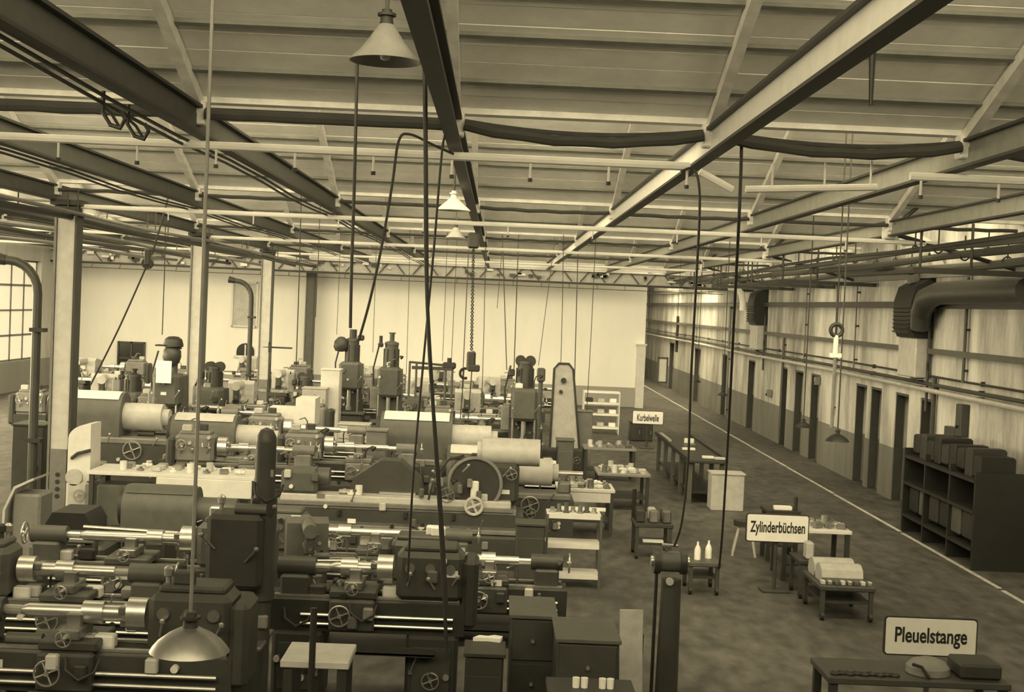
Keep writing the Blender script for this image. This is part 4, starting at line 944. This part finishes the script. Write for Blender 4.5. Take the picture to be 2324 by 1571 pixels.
# ------------------------------------------------ left middle
t = table('surface_table', 'long pale workbench left of centre behind the drilling machine', (X_(405, 1070, 19.4), 19.4, 0), 2.35, .9, 1.0, top='cream', leg='iron', cat='bench')
b = B(); b.box((.47, -.44, .82), (1.35, .03, .26), .01); part('front_panel', b, 'cream', t)
b = B(); b.box((-.72, -.1, .5), (.7, .5, .6), .03); part('cupboard', b, 'iron_mid', t)
small_parts('on the crankshaft grinder bed', X_(815, 1120, 18.5), 18.42, .902, .5, .14, 6, 'on the crankshaft grinder bed', ('cream', 'steel', 'paper'))
small_parts('on the long pale workbench', X_(420, 1070, 19.4), 19.4, 1.0, 1.9, .6, 22, 'on the long pale workbench')
t = thing('gear_cutting_machine', 'pale rounded gear cutting machine right beside the nearest column', 'machine', (X_(192, 1100, 19.6)-.02, 19.6, 0))
b = B(); b.box((0, 0, .4), (.34, .6, .8), .05); part('base', b, 'paint_light', t)
b = B(); pr = [(-.16, .8), (-.16, 1.4)]+[(-.16+.32*(1-math.cos(j*math.pi/12)), 1.4+.22*math.sin(j*math.pi/12)) for j in range(1, 7)]+[(.16, 1.35), (.17, .8)]; b.prism(pr, -.25, .25, 'Y'); part('hood', b, 'cream', t)
b = B(); b.cyl((-.05, -.3, .85), (-.05, -.25, .85), .12, n=18); part('round_door', b, 'paint_light', t)
b = B(); b.tube([(-.1, -.27, 1.12), (.0, -.3, 1.2), (.18, -.3, 1.25)], .025, 6); part('pipe', b, 'iron', t)
b = B(); b.wheel((.05, -.34, .6), .08, 'Y'); part('handwheel', b, 'steel', t)
cabinet('dark panelled cabinet at the left edge beyond the nearest column', (X_(72, 1020, 21.5), 21.6, 0), .5, .6, P(72, 965, 21.5).z, 'iron', doors=1)
t = thing('curved_guard', 'pale curved guard sheet at the left edge', 'guard', (X_(75, 1130, 17.5), 17.5, 0)); b = B(); b.prism([(-.3+.0, .0), (-.28, .7), (-.15, 1.0), (.1, 1.12), (.1, 1.09), (-.13, .97), (-.25, .69), (-.27, 0)], -.3, .3, 'Y'); part('sheet', b, 'paint_light', t)
b = B(); b.box((0, 0, .45), (.36, .5, .9), .03); part('machine_body', b, 'paint_grey', t)
# round covers row
round_cover_machine('grinder with big pale rounded cover, right of the nearest column', (X_(262, 1000, 24.5), 24.5, 0), sc=1.15)
round_cover_machine('grinder with pale drum left of the domed column', (X_(520, 1010, 25.5), 25.5, 0), light='paint_light', sc=1.0)
round_cover_machine('grinder with pale cylinder housing behind the crankshaft grinder', (X_(1005, 985, 23.2), 23.2, 0), sc=1.12)
round_cover_machine('grinder with pale headstock behind the tray rack', (X_(1150, 1020, 21.6), 21.6, 0), light='cream', sc=.95)
t = thing('material_hopper', 'pale tapered hopper beside the domed column', 'hopper', (X_(660, 960, 25), 25.2, 0))
b = B(); b.prism([(-.42, 1.5), (-.42, 1.2), (-.12, .8), (.12, .8), (.46, 1.2), (.46, 1.7), (.1, 1.7), (.1, 1.5)], -.35, .35, 'Y'); part('funnel', b, 'cream', t)
b = B(); b.box((0, 0, .4), (.5, .5, .8), .03); part('stand', b, 'iron', t)
b = B(); b.box((0, -.3, .9), (.2, .2, .14), .02); part('outlet', b, 'iron_mid', t)
# cupboards mid
cabinet('pale square cabinet left of the tall vertical machine', (X_(715, 920, 31), 31, 0), .55, .5, P(715, 882, 31).z, 'paint_light', doors=2)
cabinet('tall narrow pale cabinet before the tall vertical machine', (X_(751, 900, 31.5), 31.5, 0), .44, .5, P(751, 840, 31.5).z, 'cream', doors=1)
cabinet('grey panelled electrical cabinet behind the triangular guard', (X_(858, 1010, 22.6), 22.4, 0), .34, .4, P(858, 975, 22.6).z, 'paint_grey', doors=1)
cabinet('pale low cabinet near the middle of the machine floor', (X_(800, 985, 26), 26.4, 0), .6, .45, P(800, 962, 26.5).z, 'paint_light', doors=0, drawers=4)
# vertical machines
vertical_machine('tall vertical boring machine with a cluster of motors on top', (X_(795, 880, 33), 33, 0), P(795, 748, 33).z, kind=2)
vertical_machine('tall slender vertical boring machine with stub pipes on top', (X_(884, 880, 31), 31, 0), P(884, 755, 31).z, kind=0, col='iron_mid')
vertical_machine('tall vertical machine with twin pulleys on top, right of centre', (X_(1190, 900, 27), 27, 0), P(1190, 805, 27).z/.97, kind=1, col='iron')
t = vertical_machine('vertical drilling machine with a white sheet on its front, left of the second column', (X_(385, 880, 27), 27, 0), P(385, 762, 27).z, kind=3, col='iron_mid')
b = B(); c = P(387, 845, 26.5); b.box((0.0, -.52, c.z), (.30, .02, .44), .004); part('white_sheet', b, 'paper', t, 'white paper sheet')
vertical_machine('dark vertical machine just right of the second column', (X_(482, 880, 29), 29, 0), P(482, 815, 29).z, kind=1, col='dark')
vertical_machine('dark vertical machine below the dark wall window', (X_(298, 880, 30), 30, 0), P(298, 838, 30).z, kind=0, col='dark')
vertical_machine('stout vertical machine left of the tall cabinet', (X_(690, 880, 35), 35, 0), P(690, 845, 35).z, kind=1, col='iron', sc=1.0)
# gantry frame machine
t = thing('gantry_machine', 'machine with an open pipe frame left of the hoist', 'machine', (X_(975, 880, 30), 30, 0)); zt = P(960, 822, 30).z
b = B(); b.box((0.1, 0, .5), (1.2, .8, 1.0), .05); part('body', b, 'iron', t)
for s_ in (-.45, -.3, .35, .5):
    b = B(); b.cyl((s_, -.2, 1.0), (s_, -.2, zt), .025, n=8); part('upright', b, 'iron_mid', t)
b = B(); b.cyl((-.47, -.2, zt), (.55, -.2, zt-.05), .025, n=8); b.box((.05, -.2, zt-.12), (.9, .1, .07)); part('crossbar', b, 'iron', t)
b = B(); b.box((.42, -.1, zt-.05), (.3, .3, .14), .03); b.cyl((.42, -.1, zt), (.42, -.1, zt+.12), .05, n=10); part('motor', b, 'dark', t)
b = B(); b.cyl((.3, -.45, .3), (.3, -.45, 1.35), .16, n=16); b.cyl((.3, -.45, 1.35), (.3, -.45, 1.42), .26, n=20); part('turret', b, 'paint_grey', t)
b = B(); b.box((-.3, -.3, 1.2), (.4, .4, .5), .05); part('gear_case', b, 'iron_mid', t)
levers(t, [(0, -.45, 1.1, .1, .15), (-.4, -.5, 1.0, -.1, .12)])
# belt frame right of centre
t = thing('belt_grinder', 'upright belt machine with arched pale frame before the end wall', 'machine', (X_(1277, 900, 30), 30, 0)); zt = P(1277, 825, 30).z
b = B(); b.prism([(-.22, .4), (-.2, zt-.12), (-.12, zt), (.1, zt), (.18, zt-.1), (.4, .4)], -.1, .1, 'Y'); part('frame', b, 'paint_light', t)
b = B(); b.tube([(-.24, -.13, .4), (-.22, -.13, zt-.1), (-.12, -.13, zt+.02), (.1, -.13, zt+.02), (.2, -.13, zt-.1), (.42, -.13, .4)], .025, 6); part('belt', b, 'iron', t)
b = B(); b.box((.08, 0, .25), (.9, .6, .5), .04); part('base', b, 'iron', t)
b = B(); b.cyl((-.5, -.1, .0), (-.5, -.1, zt-.2), .05, n=8); b.box((-.5, -.1, zt-.25), (.18, .2, .3), .03); part('side_post', b, 'iron_mid', t)
b = B(); b.cyl((.0, -.1, zt-.35), (.0, -.2, zt-.35), .06, n=12); part('knob', b, 'dark', t)
b = B(); b.cyl((-.05, -.1, zt-.6), (-.05, -.18, zt-.6), .04, n=10); part('knob', b, 'dark', t)
# filler rows of machines in the depth of the hall
mA = milling_machine('milling machine right of the second column', (X_(545, 930, 31), 31, 0), col='iron', light='paint_light')
mill_spots = [(640, 905, 36, 'milling machine right of the third column'), (235, 920, 30, 'milling machine behind the big rounded cover'), (1060, 930, 29, 'milling machine under the chain hoist'), (1110, 900, 37, 'far milling machine to the right of the hoist'),
              (945, 930, 35, 'milling machine behind the pipe-frame machine'), (560, 880, 42, 'far milling machine below the arched opening'), (840, 900, 40, 'far milling machine between the two tall machines'), (190, 900, 38, 'far milling machine at the left end wall'), (1000, 890, 43, 'farthest milling machine at the end wall, centre')]
for px, py, Y, lab in mill_spots: dup(mA, (X_(px, py, Y), Y, 0), random.uniform(-.2, .2), lab)
lA = lathe_machine('lathe behind the gear cutting machine, third row', (X_(420, 985, 27.8), 28.3, 0), L=2.2, body='iron', head='paint_grey')
for px, py, Y, lab in [(620, 960, 28.2, 'lathe behind the tapered hopper'), (800, 1010, 22.3, 'lathe behind the triangular guard'), (1080, 960, 27, 'lathe left of the twin pulley machine'), (560, 1030, 22.6, 'lathe behind the long pale workbench'), (160, 950, 27.5, 'lathe just left of the nearest column'),
                       (700, 1000, 24.4, 'lathe just right of the hopper'), (350, 925, 33.5, 'lathe under the white sheet machine'), (880, 930, 33.8, 'lathe behind the slender vertical machine'), (1140, 905, 34, 'lathe behind the twin pulley machine'), (470, 905, 37, 'far lathe between second and third columns'), (760, 905, 38, 'far lathe behind the tall cabinets'), (250, 895, 41, 'far lathe at the left end wall'), (1210, 900, 39, 'far lathe left of the belt machine'), (960, 900, 39, 'far lathe behind the pipe frame'), (620, 890, 42, 'far lathe behind the third column')]:
    dup(lA, (X_(px, py, Y), Y, 0), random.uniform(-.05, .05)+(math.pi if random.random() < .3 else 0), lab)
lathe_machine('lathe running behind the lower left bar feed', (X_(160, 1300, 11.9), 11.6, 0), L=2.0, flip=1, body='iron', h=.9, chuckR=.11, head='iron_mid')
milling_machine('milling machine between the drill column and the crankshaft grinder', (X_(690, 1280, 14.4), 14.6, 0), rz=.2, col='iron', light='iron_mid', sc=.75)
lathe_machine('long lathe before the crankshaft grinder', (X_(820, 1250, 15.4), 15.9, 0), L=2.6, flip=1, body='iron', head='iron_mid', h=.62, chuckR=.13)
round_cover_machine('dark grinder before the long pale workbench', (X_(420, 1160, 16.4), 16.6, 0), light='iron_mid', sc=.8)
cabinet('dark tool chest beside the bar feed', (X_(335, 1240, 14.9), 15.0, 0), .5, .45, .85, 'dark', doors=0, drawers=4)
cabinet('dark cupboard at the right end of the crankshaft grinder', (X_(1205, 1200, 17.9), 18.1, 0), .36, .4, .86, 'iron', doors=1)
# rack with trays, boxes, tables with parts
bin_stack('rack of pale trays in two columns right of the crankshaft grinder', (X_(1228, 1050, 22.6), 22.8, 0), 2, 5, .27, .2, .4)
c = P(1284, 1002, 25); cabinet('dark upright box behind the parts table', (c.x, 25.2, 0), .32, .4, c.z, 'iron_mid', doors=1)
c = P(1315, 935, 30); cabinet('brownish box cupboard left of the far white rack', (c.x, 30.2, 0), .6, .5, c.z, 'paint_grey', doors=0, drawers=0)
x0 = X_(1328, 1100, 21.4)
table('parts_table', 'low table with pale edge crowded with small parts', (x0, 21.5, 0), .92, .8, .74, top='cream', leg='iron', apron='cream')
small_parts('on the crowded low parts table', x0, 21.5, .74, .82, .66, 30, 'on the crowded low parts table')
x1 = X_(1415, 1100, 24)
table('parts_table', 'dark parts table behind the crowded one', (x1, 24.4, 0), .95, 1.0, .66, top='wood', leg='dark')
small_parts('on the dark parts table', x1, 24.4, .66, .85, .9, 26, 'on the dark parts table')
b = B(); b.box((0, 0, .07), (.34, .3, .14), .02); solo('parts_crate', b, 'dark', 'dark crate at the edge of the dark parts table', 'crate', loc=(x1+.25, 24.1, .70)) if False else None
x2 = X_(1380, 1000, 28.5); table('parts_table', 'third parts table below the far white rack', (x2, 28.2, 0), 1.1, .7, .7, top='wood', leg='dark'); small_parts('on the third parts table', x2, 28.2, .7, 1.0, .5, 14, 'on the third parts table')
c = G(1362, 985); t = shelf_rack('far white shelf rack before the end wall', (c.x, 38.6, 0), 1.05, .5, [.2, .58, .9, 1.22], frame='cream', board='white')
for k in range(9):
    b = B(); b.box((0, 0, .06), (.2, .2, .12), .015); solo('storage_box', b, ['dark', 'paint_light', 'paper'][k % 3], 'small %s box on the far white rack' % ['dark', 'grey', 'white'][k % 3], 'box', 'boxes on the far white rack %d' % (k % 3), loc=(c.x-.34+.34*(k % 3), 38.6, [.2, .58, .9][k//3]+.002))
c = G(1420, 965); cabinet('dark chest beside the far sign', (c.x-.05, 37, 0), .62, .5, .5, 'dark', doors=2)
# ------------------------------------------------ aisle bench and carts
xb = (G(1500, 1010, .8).x+G(1620, 1055, .8).x)/2
t = thing('aisle_bench', 'long dark workbench standing lengthwise in the aisle', 'bench', (4.05, 27.7, 0), .0)
b = B(); b.box((0, 0, .80), (.72, 5.2, .06), .01); part('top', b, 'dark', t)
for k in range(5):
    for s_ in (-1, 1):
        b = B(); b.box((s_*.3, -2.45+4.9*k/4, .385), (.08, .08, .77)); part('leg', b, 'iron_mid', t)
b = B(); b.box((0, 0, .2), (.6, 4.9, .03)); part('shelf', b, 'dark', t)
for s_ in (-1, 1):
    b = B(); b.box((s_*.37, 0, .84), (.03, 5.2, .06)); part('rim', b, 'black', t)
for k, (yy, xx, L_, m_) in enumerate([(1.4, -.3, 1.6, 'steel'), (-2.3, .05, .22, 'cream'), (-2.45, .25, .2, 'paint_light'), (-.9, -.12, .26, 'cream')]):
    b = B(); b.box((0, 0, .03), (.08 if k == 0 else L_, L_ if k == 0 else .12, .05), .008); solo('flat_part', b, m_, ['long bright strip on the aisle bench', 'pale flat part at the near end of the aisle bench', 'grey flat part at the near right of the aisle bench', 'pale flat part in the middle of the aisle bench'][k], 'metal part', loc=(4.05+xx, 27.7+yy, .833))
t = thing('vise', 'bench vise standing on the aisle bench', 'vise', (4.0, 27.4, .832)); b = B(); b.box((0, 0, .06), (.16, .2, .12), .02); part('body', b, 'paint_grey', t); b = B(); b.box((0, -.14, .15), (.2, .05, .1), .01); part('jaw', b, 'cream', t); b = B(); b.cyl((0, -.1, .1), (0, -.34, .1), .02, n=8); b.cyl((-.1, -.34, .1), (.1, -.34, .1), .012, n=6); part('screw', b, 'steel', t)
cabinet('pale square cabinet at the near end of the aisle bench', ((G(1612, 1160).x+G(1686, 1160).x)/2, 24.6, 0), .60, .45, P(1650, 1078, 24.4).z, 'paint_light', doors=0, drawers=0)
# carts
def cart(label, loc, w_, d_, h, rz=0, top='iron', wheels=True):
    t = thing('hand_cart', label, 'cart', loc, rz)
    b = B(); b.box((0, 0, h-.03), (w_, d_, .06), .01); part('deck', b, top, t)
    for sx in (-1, 1):
        for sy in (-1, 1):
            b = B(); b.box((sx*(w_/2-.04), sy*(d_/2-.04), (h-.06+.08)/2), (.05, .05, h-.14)); part('leg', b, 'iron', t)
            b = B(); b.cyl((sx*(w_/2-.04)-.02, sy*(d_/2-.04), .05), (sx*(w_/2-.04)+.02, sy*(d_/2-.04), .05), .05, n=12); part('wheel', b, 'black', t)
    b = B(); b.box((0, 0, .22), (w_-.08, d_-.08, .03)); part('shelf', b, 'dark', t)
    return t
c = G(1480, 1268); cart('dark cart stacked with parts left of the aisle', (c.x, 19.6, 0), .56, .6, .52)
for k in range(6):
    b = B(); b.box((0, 0, .09), (.12, .16, .18), .02); solo('casting', b, ['iron', 'paint_grey', 'steel_dark', 'dark', 'paint_light', 'iron_mid'][k], '%s casting on the dark aisle cart' % ['greenish', 'grey', 'bright', 'black', 'pale', 'medium dark'][k], 'casting', loc=(c.x-.19+.19*(k % 3), 19.45+.26*(k//3), .521))
b = B(); b.box((0, 0, .02), (.3, .1, .04), .005); solo('flat_part', b, 'cream', 'pale flat strip at the front of the dark aisle cart shelf', 'metal part', loc=(c.x, 19.4, .236))
b = B(); b.cyl((0, 0, 0), (0, 0, .42), .03, n=8); solo('cart_post', b, 'black', 'black post on the left of the dark aisle cart', 'post', loc=(c.x-.25, 19.86, .521))
c = G(1592, 1345); cart('low cart carrying two white bottles', (c.x, 17.3, 0), .42, .6, .42, top='iron_mid')
for k, px in enumerate((1588, 1612)):
    b = B(); b.lathe([(0, 0), (.042, 0), (.042, .13), (.03, .16), (.014, .19), (.014, .23), (0, .23)], n=16); solo('bottle', b, 'paper', 'white bottle on the low cart, %s one' % ['left', 'right'][k], 'bottle', loc=(c.x+(-.07 if k == 0 else .09), 17.2+.12*k, .421))
c = G(1690, 1262); t = thing('stool', 'dark round stool with splayed pale legs left of the middle sign', 'stool', (c.x, 20.0, 0))
b = B(); b.cyl((0, 0, .44), (0, 0, .52), .17, n=20); part('seat', b, 'dark', t)
for k in range(4):
    a = k*math.pi/2+.6; b = B(); b.cyl((.12*math.cos(a), .12*math.sin(a), .44), (.24*math.cos(a), .24*math.sin(a), 0), .02, n=8); part('leg', b, 'wood_light', t)
# tables right
x3 = X_(1850, 1230, 18.2); table('parts_table', 'table with pale parts right of the middle sign', (x3, 18.5, 0), .95, .8, .72, top='cream', leg='dark')
small_parts('on the table right of the middle sign', x3+.2, 18.5, .72, .5, .6, 12, 'on the table right of the middle sign')
c = P(1778, 1156, 19.6); b = B(); b.box((0, 0, .03), (.26, .12, .06), .008); table('side_table', 'small dark table showing above the middle sign', (c.x, 19.8, 0), .5, .5, c.z-.02, top='dark', leg='dark'); solo('paper_packet', b, 'paper', 'white packet showing above the middle sign', 'packet', loc=(c.x, 19.66, c.z-.019))
b = B(); b.cyl((0, 0, 0), (0, 0, .2), .03, n=10); solo('tin_can', b, 'dark', 'dark tin beside the white packet', 'tin', loc=(c.x+.19, 19.66, c.z-.019))
c = G(1908, 1400); cart('cart loaded with two pale sacks in the right foreground', (c.x, 16.3, 0), .66, .95, .42)
for k, (yy, z) in enumerate([(-.1, .422), (.27, .422)]):
    b = B(); pr = [(-.14, 0), (-.175, .06), (-.15, .15), (-.06, .2), (.06, .2), (.15, .14), (.175, .05), (.14, 0)]; b.prism(pr, -.25, .25, 'X'); o = solo('sack', b, 'sack', 'pale stuffed sack on the foreground cart, %s one' % ['front', 'rear'][k], 'sack', loc=(c.x-.02, 16.3+yy, z+.0))
for k in range(8):
    b = B(); b.box((0, 0, .025), (.05, .09, .05), .008); solo('metal_part', b, ['paint_light', 'steel', 'iron_mid'][k % 3], 'small metal part in front of the sacks', 'metal part', 'small metal parts in front of the sacks', loc=(c.x-.28+.08*k, 15.93, .421))
c = G(1800, 1330); t = cart('small dark cart left of the sack cart', (c.x+.12, 17.3, 0), .5, .6, .5, top='dark')
b = B(); b.box((0, 0, .11), (.1, .2, .22), .02); solo('casting', b, 'paint_light', 'pale block casting below the middle sign', 'casting', loc=(c.x+.02, 17.15, .501))
# dark rack at right edge
c = WX(2180, 1150); t = thing('storage_rack', 'large dark storage rack against the wall at the right edge', 'rack', (7.52, 21.2, 0))
for s_ in (-1.7, -.6, .6, 1.7):
    b = B(); b.box((0, s_, .72), (.9, .06, 1.44)); part('upright', b, 'black', t)
for z in (.3, .85, 1.3):
    b = B(); b.box((0, 0, z), (.92, 3.4, .05)); part('shelf', b, 'black', t)
for k in range(9):
    b = B(); b.box((-.1, -1.5+.36*k, 1.5+.02*(k % 3)), (.55, .28, .32+.12*(k % 2)), .03); part('dark_bundle', b, ['black', 'dark', 'black'][k % 3], t)
for k in range(6):
    b = B(); b.box((-.1, -1.3+.52*k, .6), (.6, .4, .42), .03); part('lower_bundle', b, ['dark', 'iron_mid', 'black'][k % 3], t)
# lower right corner
t = table('work_bench', 'bench in the lower right corner below the large sign', (X_(2070, 1540, 10.3), 10.4, 0), 1.4, .6, P(2070, 1530, 10.3).z, top='iron', leg='dark', cat='bench'); zt = P(2070, 1530, 10.3).z
t = thing('fabric_hump', 'grey draped cover on the lower right bench', 'cover', (X_(2110, 1530, 10.3), 10.35, zt+.004)); b = B(); b.lathe([(.17, 0), (.165, .05), (.13, .09), (.06, .115), (0, .12)], n=20); part('cover', b, 'paint_grey', t)
b = B(); b.tube([(-.16, -.12, .09), (-.1, -.16, .08), (-.06, -.19, .02), (-.05, -.2, .005)], .014, 6); part('strap', b, 'black', t)
b = B(); b.box((0, 0, .06), (.32, .34, .12), .02); solo('metal_box', b, 'dark', 'dark box at the right end of the lower right bench', 'box', loc=(X_(2215, 1530, 10.3), 10.35, zt+.001))
for k in range(9):
    b = B(); b.ring((0, 0, .012), .03, .010, 'Z', 12, 6); solo('iron_ring', b, 'dark', 'small iron ring on the lower right bench', 'ring', 'iron rings on the lower right bench', loc=(X_(1895+17*k, 1530, 10.2), 10.2+.02*(k % 2), zt))

for o in [q for q in COL.objects if q.name.split('.')[0] in ('column_drill', 'gantry_machine', 'shaping_machine', 'belt_grinder')]: clutter(o, 12)
def footprint(t):
    bpy.context.view_layer.update()
    S = t.scale.x; c, s_ = math.cos(t.rotation_euler.z), math.sin(t.rotation_euler.z); xs = []; ys = []
    for ch in t.children:
        for q in ch.bound_box:
            x, y = (q[0]+ch.location.x)*S, (q[1]+ch.location.y)*S
            xs.append(x*c-y*s_); ys.append(x*s_+y*c)
    return min(xs), max(xs), min(ys), max(ys)
MOVE = {'lathe', 'grinder', 'milling machine', 'machine', 'hopper', 'cabinet', 'guard'}
FIX = {'drill', 'bench', 'table', 'shelf', 'rack', 'cart', 'column', 'post', 'bar', 'stool', 'board'}
roots = [o for o in COL.objects if o.type == 'EMPTY' and o.parent is None and o.get('category')]
boxes = []
for o in roots:
    if o['category'] in FIX and o.name.split('.')[0] != 'cart_post':
        f = footprint(o); boxes.append((f[0]+o.location.x, f[1]+o.location.x, f[2]+o.location.y, f[3]+o.location.y))
first = ['crankshaft_grinder', 'pedestal_grinder', 'cabinet', 'vertical_boring_machine', 'belt_grinder', 'gantry_machine', 'grinding_machine', 'gear_cutting_machine', 'engine_lathe', 'milling_machine']
mov = [o for o in roots if o['category'] in MOVE]
mov.sort(key=lambda o: first.index(o.name.split('.')[0]) if o.name.split('.')[0] in first else 5)
for o in mov:
    f = footprint(o); x0, y0 = o.location.x, o.location.y
    for k in range(0, 90):
        dy = (k+1)//2*.1*(1 if k % 2 else -1); Y = y0+dy; X = x0*Y/y0
        if Y+f[3] > 49.2: continue
        bb = (X+f[0]-.015, X+f[1]+.015, Y+f[2]-.015, Y+f[3]+.015)
        if not any(bb[0] < q[1] and bb[1] > q[0] and bb[2] < q[3] and bb[3] > q[2] for q in boxes): break
    if k: print('settle', o.name, round(dy, 2), k)
    o.location = (X, Y, o.location.z); boxes.append(bb)
# ================================================================== SIGNS
def sign(text, px0, py0, px1, py1, Y, label, tw=.82):
    a, c = P(px0, py0, Y), P(px1, py1, Y)
    mid = (P(px0, (py0+py1)/2, Y)+P(px1, (py0+py1)/2, Y))/2
    w_, h = (c.x-a.x), abs(a.z-c.z)*.97
    t = thing('sign_board', label, 'sign', (mid.x, Y, 0), group='white signs')
    def rr(w2, h2, r): 
        return [(sx*(w2/2-r)+r*math.cos(t_), sy*(h2/2-r)+r*math.sin(t_)) for (sx, sy, a0) in ((1, 1, 0), (-1, 1, math.pi/2), (-1, -1, math.pi), (1, -1, 1.5*math.pi)) for t_ in [a0+j*math.pi/8 for j in range(5)]]
    z = mid.z
    b = B(); b.prism([(x, z+q) for x, q in rr(w_+.03, h+.03, .035)], 0.0, .03, 'Y'); part('back_board', b, 'dark', t)
    b = B(); b.prism([(x, z+q) for x, q in rr(w_, h, .025)], -.012, 0.0, 'Y'); fc = part('face', b, 'sign_face', t)
    cu = bpy.data.curves.new('lettering', 'FONT'); cu.body = text; cu.align_x = 'CENTER'; cu.align_y = 'CENTER'; cu.size = 1.0; cu.extrude = .002; cu.offset = .022
    o = bpy.data.objects.new('lettering', cu); COL.objects.link(o); bpy.context.view_layer.update()
    me = bpy.data.meshes.new_from_object(o.evaluated_get(bpy.context.evaluated_depsgraph_get())); bpy.data.objects.remove(o)
    xs = [v.co.x for v in me.vertices]; ys = [v.co.y for v in me.vertices]
    sx = w_*tw/(max(xs)-min(xs)); sz = h*.56/(max(ys)-min(ys)); x0_, y0_ = (max(xs)+min(xs))/2, (max(ys)+min(ys))/2
    for v in me.vertices: v.co = Vector(((v.co.x-x0_)*sx, -.014-v.co.z*.5, z+(v.co.y-y0_)*sz-h*.02))
    link('lettering', me, 'ink', t)
    b = B(); b.cyl((0, .05, .02), (0, .05, z-h*.3), .025, n=10); part('post', b, 'iron', t)
    b = B(); b.box((0, .05, .015), (.36, .3, .03), .006); part('foot', b, 'iron', t)
    return t
mat('sign_face', .78, .55, var=.05)
sign('Pleuelstange', 2012, 1400, 2212, 1492, 11.9, 'large white sign reading Pleuelstange in the lower right corner', .80)
sign('Zylinderbüchsen', 1697, 1166, 1832, 1233, 17.4, 'middle white sign reading Zylinderbüchsen among the carts', .9)
sign('Kurbelwelle', 1437, 932, 1504, 964, 34.9, 'small far white sign beside the end wall corner', .72)
